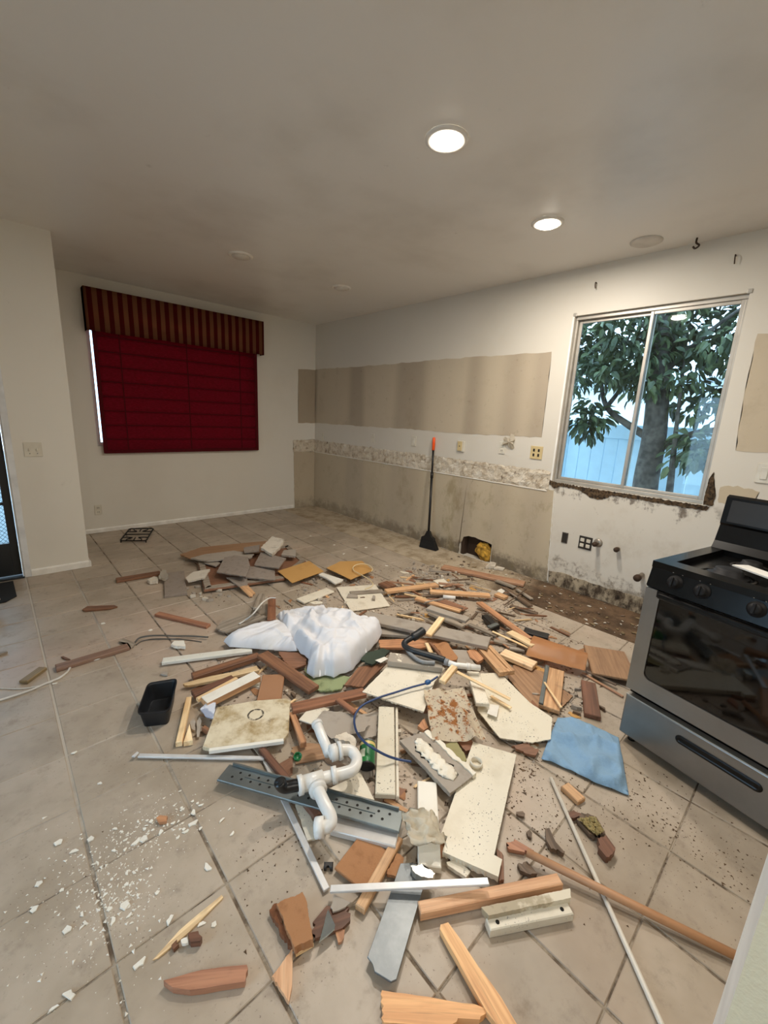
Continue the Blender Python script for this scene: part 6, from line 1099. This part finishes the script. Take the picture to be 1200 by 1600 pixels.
cable('cable_thin', .0028, 'cable_white', 'cable', 'thin pale wire at the left edge of the floor', 'cable')
cable('strap', .006, 'cable_white', 'strap', 'white plastic strap arching over the red upright stub', 'strap')
t = tag(empty('supply_tube', PATH['blue_tube'][0]), 'dark blue supply tube with a blue fitting across the pile', 'tube'); O = Vector(PATH['blue_tube'][0])
tube('tube', [p - O for p in smooth_path(PATH['blue_tube'], 8)], .0052, 'tube_blue', t, 8)
plain('fit_blue', '2f5f96', .35); fo = lathe('fitting', [(0, -.014), (.010, -.014), (.013, -.006), (.013, .006), (.010, .014), (0, .014)], 'fit_blue', t, 14); fo.matrix_local = Matrix.Translation(Vector(PATH['blue_tube'][1]) - O + Vector((0, 0, .002))) @ (Vector(PATH['blue_tube'][2]) - Vector(PATH['blue_tube'][1])).to_track_quat('Z', 'Y').to_matrix().to_4x4()
t = tag(empty('drain_hose', PATH['hose'][4]), 'black drain hose ending in a short white pipe', 'hose'); O = Vector(PATH['hose'][4])
tube('hose', [p - O for p in smooth_path(PATH['hose'], 8)], lambda s: .026 if s < .2 else .0175, 'hose_black', t, 12); tube('grey_hose', [p - O for p in smooth_path(PATH['hose_grey'], 6)], .011, 'hose_grey', t, 10)
hp = [Vector(p) - O for p in PATH['hose_pipe']]; tube('white_pipe', hp, .0165, 'pvc_white', t, 14); tube('clamp', [hp[0] - (hp[1] - hp[0]).normalized() * .012, hp[0] + (hp[1] - hp[0]).normalized() * .012], .0205, 'hose_grey', t, 12); tube('coupling', [hp[2] - (hp[3] - hp[2]).normalized() * .01, hp[2] + (hp[3] - hp[2]).normalized() * .012], .0195, 'pvc_white', t, 14)
tag(base_of(tube('plastic_rod', PATH['white_rod'], .0075, 'rod_white', None, 10)), 'long thin white rod running out of the picture bottom', 'rod')
dirty('pole_wood', 'b98c68', '9a6c4a', .6, 16, .5); pw = PATH['pole']; tag(base_of(tube('wooden_pole', [pw[0], pw[1]], .0125, 'pole_wood', None, 14)), 'long brown wooden pole lying across the right floor', 'pole')
tag(base_of(tube('pipe_stub', PATH['stubpipe'], .016, 'pvc_white', None, 14)), 'short white pipe stub under the right tan stick', 'pipe')
# tape ring
tr = lathe('tape_roll', [(.022, 0), (.027, 0), (.027, .02), (.022, .02), (.022, 0)], 'cream', None, 28); tr.location = Vector(PATH['tape'][0]) + Vector((0, 0, -.004)); tag(tr, 'small cream tape ring on the notched speckled board', 'tape')
# bottle-like white cap piece behind the bag
bp = [Vector(p) for p in PATH['bottle']]; t = tag(empty('small_bottle', bp[0]), 'small white bottle with a dark band behind the white bag', 'bottle'); tube('body', [Vector((0, 0, 0)), (bp[1] - bp[0]) * .45], .016, 'pvc_white', t, 14); tube('band', [(bp[1] - bp[0]) * .455, (bp[1] - bp[0]) * .6], .0168, 'hose_grey', t, 14); tube('neck', [(bp[1] - bp[0]) * .605, bp[1] - bp[0]], lambda s: .016 - .005 * s, 'pvc_white', t, 14)
# green can
c0, c1 = [Vector(p) for p in PATH['can']]; c1.z = max(c1.z, .045); axc = (c0 - c1); LN = axc.length; axc.normalize()
g = G('can_label'); s = g.sep(g.local()); zz = s[2]; col = g.mix(g.ramp(g.noise(g.local(), 25, 3), .56, .6), '1f6b3a', '2d8a4a'); col = g.mix(g.math('MULTIPLY', g.ramp(zz, LN * .78, LN * .80), g.ramp(zz, LN * .93, LN * .91)), col, 'd9c27a')
col = g.mix(g.math('MULTIPLY', g.math('MULTIPLY', g.ramp(zz, LN * .25, LN * .27), g.ramp(zz, LN * .6, LN * .58)), g.ramp(s[0], .008, .012)), col, 'd8e2cf'); MAT['can_label'] = g.done(col, .4)
can = tag(empty('food_can', c1), 'green labelled can lying with its dark base to the front', 'can'); can.matrix_world = Matrix.Translation(c1) @ axc.to_track_quat('Z', 'Y').to_matrix().to_4x4(); rc = .034
lathe('label', [(rc, .006), (rc, LN - .006)], 'can_label', can, 28); lathe('base', [(0, .004), (rc - .004, .004), (rc - .002, 0), (rc + .001, 0), (rc + .001, .0058), (0, .0058)], 'hose_black', can, 28); lathe('lid', [(0, LN - .0058), (rc + .001, LN - .0058), (rc + .001, LN), (rc - .003, LN), (0, LN - .003)], 'metal_grey', can, 28)
plain('cap_green', '0f6b38', .3); cp = lathe('bottle_cap', [(0, .002), (.014, .002), (.014, .014), (.017, .014), (.018, 0), (0, 0)], 'cap_green', None, 20); cp.matrix_world = Matrix.Translation(PATH['cap'][0]) @ Matrix.Rotation(.5, 4, 'X'); tag(cp, 'dark green bottle cap beside the white drain pipe', 'cap')
# ---------------------------------------------------------------- white drain pipe assembly
pp = [Vector(p) for p in PATH['pipe']]; pb = [Vector(p) for p in PATH['pipe_b']]; O = pp[12].copy(); O.z = 0
dp = tag(empty('drain_pipe', O), 'white plastic drain pipe with a trap, tee and black elbow', 'pipe'); RP = .0225
def seg_(n, pts, r, m='pvc_white', sm=6): return tube(n, [p - O for p in (smooth_path(pts, sm) if len(pts) > 2 else pts)], r, m, dp, 18)
def ring_(n, p, d, L, r, m='pvc_white'): d = d.normalized(); return tube(n, [p - O - d * L / 2, p - O + d * L / 2], r, m, dp, 18)
seg_('tailpiece', pp[0:4], RP * .92); ring_('tail_collar', pp[0].lerp(pp[1], .15), pp[1] - pp[0], .016, RP * 1.08)
seg_('trap_bend', [pp[3], pp[3].lerp(pp[4], .5), pp[4], pp[5], pp[6], pp[7], pp[8], pp[9], pp[10]], RP); ring_('slip_nut', pp[4].lerp(pp[3], .3), pp[5] - pp[3], .03, RP * 1.45); ring_('slip_nut', pp[4].lerp(pp[5], .5), pp[5] - pp[4], .014, RP * 1.6)
seg_('straight_pipe', [pp[10], pp[12]], RP * .98); ring_('slip_nut', pp[10], pp[11] - pp[10], .02, RP * 1.4); ring_('tee', pp[12], pp[12] - pp[11], .085, RP * 1.3); ring_('tee_collar', pp[12] + (pp[13] - pp[12]).normalized() * .045, pp[12] - pp[11], .018, RP * 1.55)
seg_('black_elbow', [pp[13], pp[13].lerp(pp[14], .5), pp[14], pp[14].lerp(pp[15], .5) + (pp[14] - pp[13]).normalized() * .006, pp[15]], RP * .98, 'abs_black'); ring_('elbow_opening', pp[15] + (pp[15] - pp[14]).normalized() * .001, pp[15] - pp[14], .004, RP * .8, 'hole_dark')
seg_('branch_pipe', pb, RP * .98); ring_('branch_collar', pb[0].lerp(pb[1], .6), pb[1] - pb[0], .02, RP * 1.5); ring_('end_nut', pb[-1], pb[-1] - pb[-2], .03, RP * 1.45); ring_('end_opening', pb[-1] + (pb[-1] - pb[-2]).normalized() * .0165, pb[-1] - pb[-2], .003, RP * 1.1, 'hole_dark')
# ---------------------------------------------------------------- black tray
tp = [Vector(p) for p in PATH['tray']]; ctr = sum(tp, Vector()) / 4; ctr.z = 0
def loop_(scale, z, n=6, bulge=.0):
    q = [(p - ctr) for p in tp]; out = []
    for a, b, c in zip(q[-1:] + q[:-1], q, q[1:] + q[:1]):
        p0 = b.lerp(a, .16); p2 = b.lerp(c, .16)
        for k in range(n + 1): t = k / n; out.append(p0.lerp(b, t).lerp(b.lerp(p2, t), t))
    return [Vector((p.x * scale, p.y * scale, z)) for p in out]
bm = bmesh.new(); lv = [(0.74, .004), (.78, .002), (.94, .086), (1.0, .088), (1.0, .095), (.93, .094), (.90, .088), (.75, .010), (.70, .008)]; rings = [[bm.verts.new(p) for p in loop_(s_, z)] for s_, z in lv]; k_ = len(rings[0])
for a, b in zip(rings, rings[1:]):
    for i in range(k_): bm.faces.new((a[i], a[(i + 1) % k_], b[(i + 1) % k_], b[i]))
bm.faces.new(rings[0][::-1]); bm.faces.new(rings[-1]); dirty('tray_black', '15181d', '2b2f36', .5, 14, .45)
tr = link('plastic_tray', bm_mesh(bm, 'plastic_tray'), 'tray_black'); tr.location = ctr; tag(tr, 'black plastic tray standing on the tiles left of the pile', 'tray')
# ---------------------------------------------------------------- rubbish bag at the left edge
bm = bmesh.new(); bmesh.ops.create_icosphere(bm, subdivisions=4, radius=1)
for v in bm.verts: q = v.co.copy(); d = 1 + .22 * noise.noise(q * 2.2) + .1 * noise.noise(q * 6); v.co = Vector((-3.985 + q.x * .15 * d, -1.87 + q.y * .15 * d, max(.003, .085 + q.z * .10 * d)))
tag(base_of(link('rubbish_bag', bm_mesh(bm, 'rubbish_bag', True), 'torn_paper')), 'white rubbish bag cut off by the left picture edge', 'bag')
# ================================================================ SMALL BITS
rs = random.Random(21)
def chip_mesh(nm, mat, flat, seed, n=7):
    r = random.Random(seed); bm = bmesh.new(); a = sorted(r.uniform(0, 2 * math.pi) for _ in range(n)); e = r.uniform(.35, .9)
    pts = [(math.cos(t) * r.uniform(.6, 1), math.sin(t) * e * r.uniform(.6, 1)) for t in a]; top = [bm.verts.new((x * .9, y * .9, flat)) for x, y in pts]; bot = [bm.verts.new((x, y, 0)) for x, y in pts]
    bm.faces.new(top); bm.faces.new(bot[::-1])
    for i in range(n): bm.faces.new((bot[i], bot[(i + 1) % n], top[(i + 1) % n], top[i]))
    me = bm_mesh(bm, nm); me.materials.append(MAT[mat]); return me
def spots_near(cs, sx, sy=None): c = rs.choice(cs); return rs.gauss(c[0], sx), rs.gauss(c[1], sy or sx)
TONE = {'greyb': 'grey', 'drywall': 'light grey', 'plaster': 'whitish', 'greyw': 'grey-brown', 'darkwood': 'dark brown', 'brown': 'brown', 'redwood2': 'red-brown', 'tan': 'tan', 'pale': 'pale yellow', 'brownply': 'mid-brown', 'redply': 'reddish', 'hard': 'golden tan', 'cream': 'cream', 'cardboard': 'cardboard brown', 'fiber': 'rusty brown', 'mossy': 'olive brown', 'redbatten': 'reddish tan', 'palesplit': 'straw-coloured', 'white': 'white'}
def toned(label, me):
    t = TONE[me.materials[0].name]; w = label.split(' ', 1); return t + ' ' + (label if w[0] not in ('grey', 'white') else w[1])
def chips(name, label, cat, group, metas, places, s0, s1, zf=1.0, tilt=.15):
    for (x, y, z) in places:
        o = bpy.data.objects.new(name, rs.choice(metas)); COL.objects.link(o); s_ = rs.uniform(s0, s1); o.location = (x, y, z + .002); o.scale = (s_, s_, s_ * zf); o.rotation_euler = (rs.uniform(-tilt, tilt) * .3, rs.uniform(-tilt, tilt) * .3, rs.uniform(0, 6.3)); tag(o, label if metas is FL else toned(label, o.data), cat, group)
def crumbs(name, label, cat, mats, batches, seed):
    r = random.Random(seed); bm = bmesh.new(); tet = [(1, 0, 0), (-.6, .8, 0), (-.5, -.8, 0), (-.05, .05, 1)]
    for (x, y, z), mi, s0, s1, flat in [(q, mi, *rest) for mi, places, *rest in batches for q in places]:
        s_ = s0 + (s1 - s0) * r.random() ** 2.8; a = r.uniform(0, 6.3); st = r.uniform(.4, 1.6); ca, sa = math.cos(a), math.sin(a)
        vs = [bm.verts.new((x + (u * st * ca - v * sa) * s_, y + (u * st * sa + v * ca) * s_, z + w * s_ * flat)) for u, v, w in tet]
        for f in ((0, 1, 3), (1, 2, 3), (2, 0, 3), (2, 1, 0)): bm.faces.new([vs[i] for i in f]).material_index = mi
    o = link(name, bm_mesh(bm, name), mats); o['kind'] = 'stuff'; o['label'] = label; o['category'] = cat; return o
FL = [chip_mesh('plaster_flake', 'white', .16, k) for k in range(5)]
for (x, y, z) in PATH['fl_big']: pass
chips('plaster_flake', 'larger white plaster flake scattered on the lower left tiles', 'plaster flake', 'plaster flakes on the lower left floor', FL, [(x, y, .0) for x, y, z in PATH['fl_big']], .012, .022)
fc = PATH['fl_c']; pl = []
for k in range(60): x, y = spots_near(fc[:7], .045, .05); pl.append((x, y, .0))
chips('plaster_flake', 'small white plaster flake in the dense scatter on the lower left tiles', 'plaster flake', 'plaster flakes in the dense scatter', FL, pl, .006, .012)
pl = []
for k in range(950): x, y = spots_near(fc[:5] if rs.random() < .65 else fc, .055 if rs.random() < .7 else .13); pl.append((x, y, .001))
crumbs('plaster_crumbs', 'white plaster crumbs sprinkled over the lower left tiles', 'plaster', ['white'], [(0, pl, .0015, .0065, .45)], 5)
RB = [chip_mesh('rubble_chunk', m, f, 40 + k, 6) for k, (m, f) in enumerate((('greyb', .6), ('drywall', .5), ('plaster', .6), ('greyw', .4), ('darkwood', .5)))]
rb = PATH['rubc']; pl = [(*spots_near(rb, .085), 0.0) for k in range(240)]
chips('rubble_chunk', 'grey rubble chunk scattered around the middle of the pile', 'rubble', 'rubble chunks around the pile', RB, pl, .010, .036)
hull = PATH['pilehull']
def in_hull(x, y, h=hull):
    c = False; j = len(h) - 1
    for i in range(len(h)):
        if (h[i][1] > y) != (h[j][1] > y) and x < (h[j][0] - h[i][0]) * (y - h[i][1]) / (h[j][1] - h[i][1]) + h[i][0]: c = not c
        j = i
    return c
hx = [p[0] for p in hull]; hy = [p[1] for p in hull]
def hull_pts(n):
    out = []
    while len(out) < n:
        x, y = rs.uniform(min(hx), max(hx)), rs.uniform(min(hy), max(hy))
        if in_hull(x, y): out.append((x, y, 0.0))
    return out
SPm = []
for k, m in enumerate(('brown', 'redwood2', 'tan', 'greyw', 'pale', 'darkwood')):
    bm = bmesh.new(); box_bm(bm, (-1, -.14, 0), (1, .14, .16)); r = random.Random(k)
    for v in bm.verts: v.co.x *= r.uniform(.75, 1.1); v.co.y *= r.uniform(.6, 1.2)
    me = bm_mesh(bm, 'wood_splinter'); me.materials.append(MAT[m]); SPm.append(me)
chips('wood_splinter', 'small wood splinter lying under and between the pile boards', 'splinter', 'wood splinters in the pile', SPm, hull_pts(90), .03, .085, .7)
LH = PATH['lathzone']; lp = []
while len(lp) < 75:
    x, y = rs.uniform(min(p[0] for p in LH), max(p[0] for p in LH)), rs.uniform(min(p[1] for p in LH), max(p[1] for p in LH))
    if in_hull(x, y, LH): lp.append((x, y, rs.uniform(0, .035)))
LT = []
for k, m in enumerate(('greyw', 'darkwood', 'greyb', 'redbatten', 'palesplit', 'brown')):
    bm = bmesh.new(); box_bm(bm, (-1, -.10, 0), (1, .10, .12)); r = random.Random(50 + k)
    for v in bm.verts: v.co.x *= r.uniform(.8, 1.1); v.co.y *= r.uniform(.5, 1.1)
    me = bm_mesh(bm, 'broken_lath'); me.materials.append(MAT[m]); LT.append(me)
for (x, y, z) in lp:
    o = bpy.data.objects.new('broken_lath', rs.choice(LT)); COL.objects.link(o); s_ = rs.uniform(.035, .11); o.location = (x, y, z + .004); o.scale = (s_, s_ * rs.uniform(.6, 1.3), s_); o.rotation_euler = (0, rs.uniform(-.08, .08), rs.gauss(-.9, .5)); tag(o, toned('short broken lath in the tangle between the grey board and the sink wall', o.data), 'lath', 'broken laths in the tangle')
SC = [chip_mesh('board_scrap', m, .03, 90 + k, 5 + k % 3) for k, m in enumerate(('brownply', 'redply', 'hard', 'greyb', 'cream', 'cardboard', 'fiber', 'drywall', 'darkwood', 'greyw'))]
chips('board_scrap', 'thin flat scrap of board or paper buried at the bottom of the pile', 'scrap', 'flat scraps under the pile', SC, [(x, y, .0) for x, y, z in hull_pts(120)], .035, .09, .9, 0.0)
dc = PATH['dirtc']; dirty('dirt', '5a4632', '3a2c1e', .6, 40, .95); pl = [(*spots_near(dc, .10), .0005) for k in range(2600)]
pl += [(rs.uniform(-.60, -.01), rs.uniform(-5.15, -3.3), -.0025) for k in range(1700)]; pl += [(rs.uniform(-.9, -.3), rs.uniform(-4.6, -2.7), .0005) for k in range(500)]
pl += [(rs.uniform(-4.6, -.7), rs.uniform(-5.6, -1.8), .0005) for k in range(450) if True] + [(-abs(rs.gauss(0, .04)) - .01, rs.uniform(-3.9, -.6), -.002) for k in range(300)]
gp_ = hull_pts(4500) + [(*spots_near(rb, .1), .0) for k in range(1600)]; bp_ = hull_pts(5000) + [(*spots_near(rb, .1), .0) for k in range(1600)]
crumbs('dirt_crumbs', 'grey and brown crumbs strewn through the pile and thick along the sink wall', 'dirt', ['dirt', 'greyb', 'darkwood'], [(0, pl, .0008, .0055, .5), (1, gp_, .0015, .013, .6), (2, bp_, .0015, .013, .5)], 7)
CH = [chip_mesh('floor_chip', m, .3, 70 + k) for k, m in enumerate(('darkwood', 'plaster', 'mossy', 'greyw'))]
chips('floor_chip', 'flat chip of wood or plaster in the dirt along the sink wall', 'chip', 'chips in the dirt along the sink wall', CH, [(rs.uniform(-.58, -.05), rs.uniform(-5.1, -3.0), 0) for k in range(190)], .008, .03, .5)
chips('paper_flake', 'white paper flake alone on the far tiles', 'flake', 'white flakes on the open tiles', FL, [(x, y, 0) for x, y, z in PATH['farbits']], .014, .028)
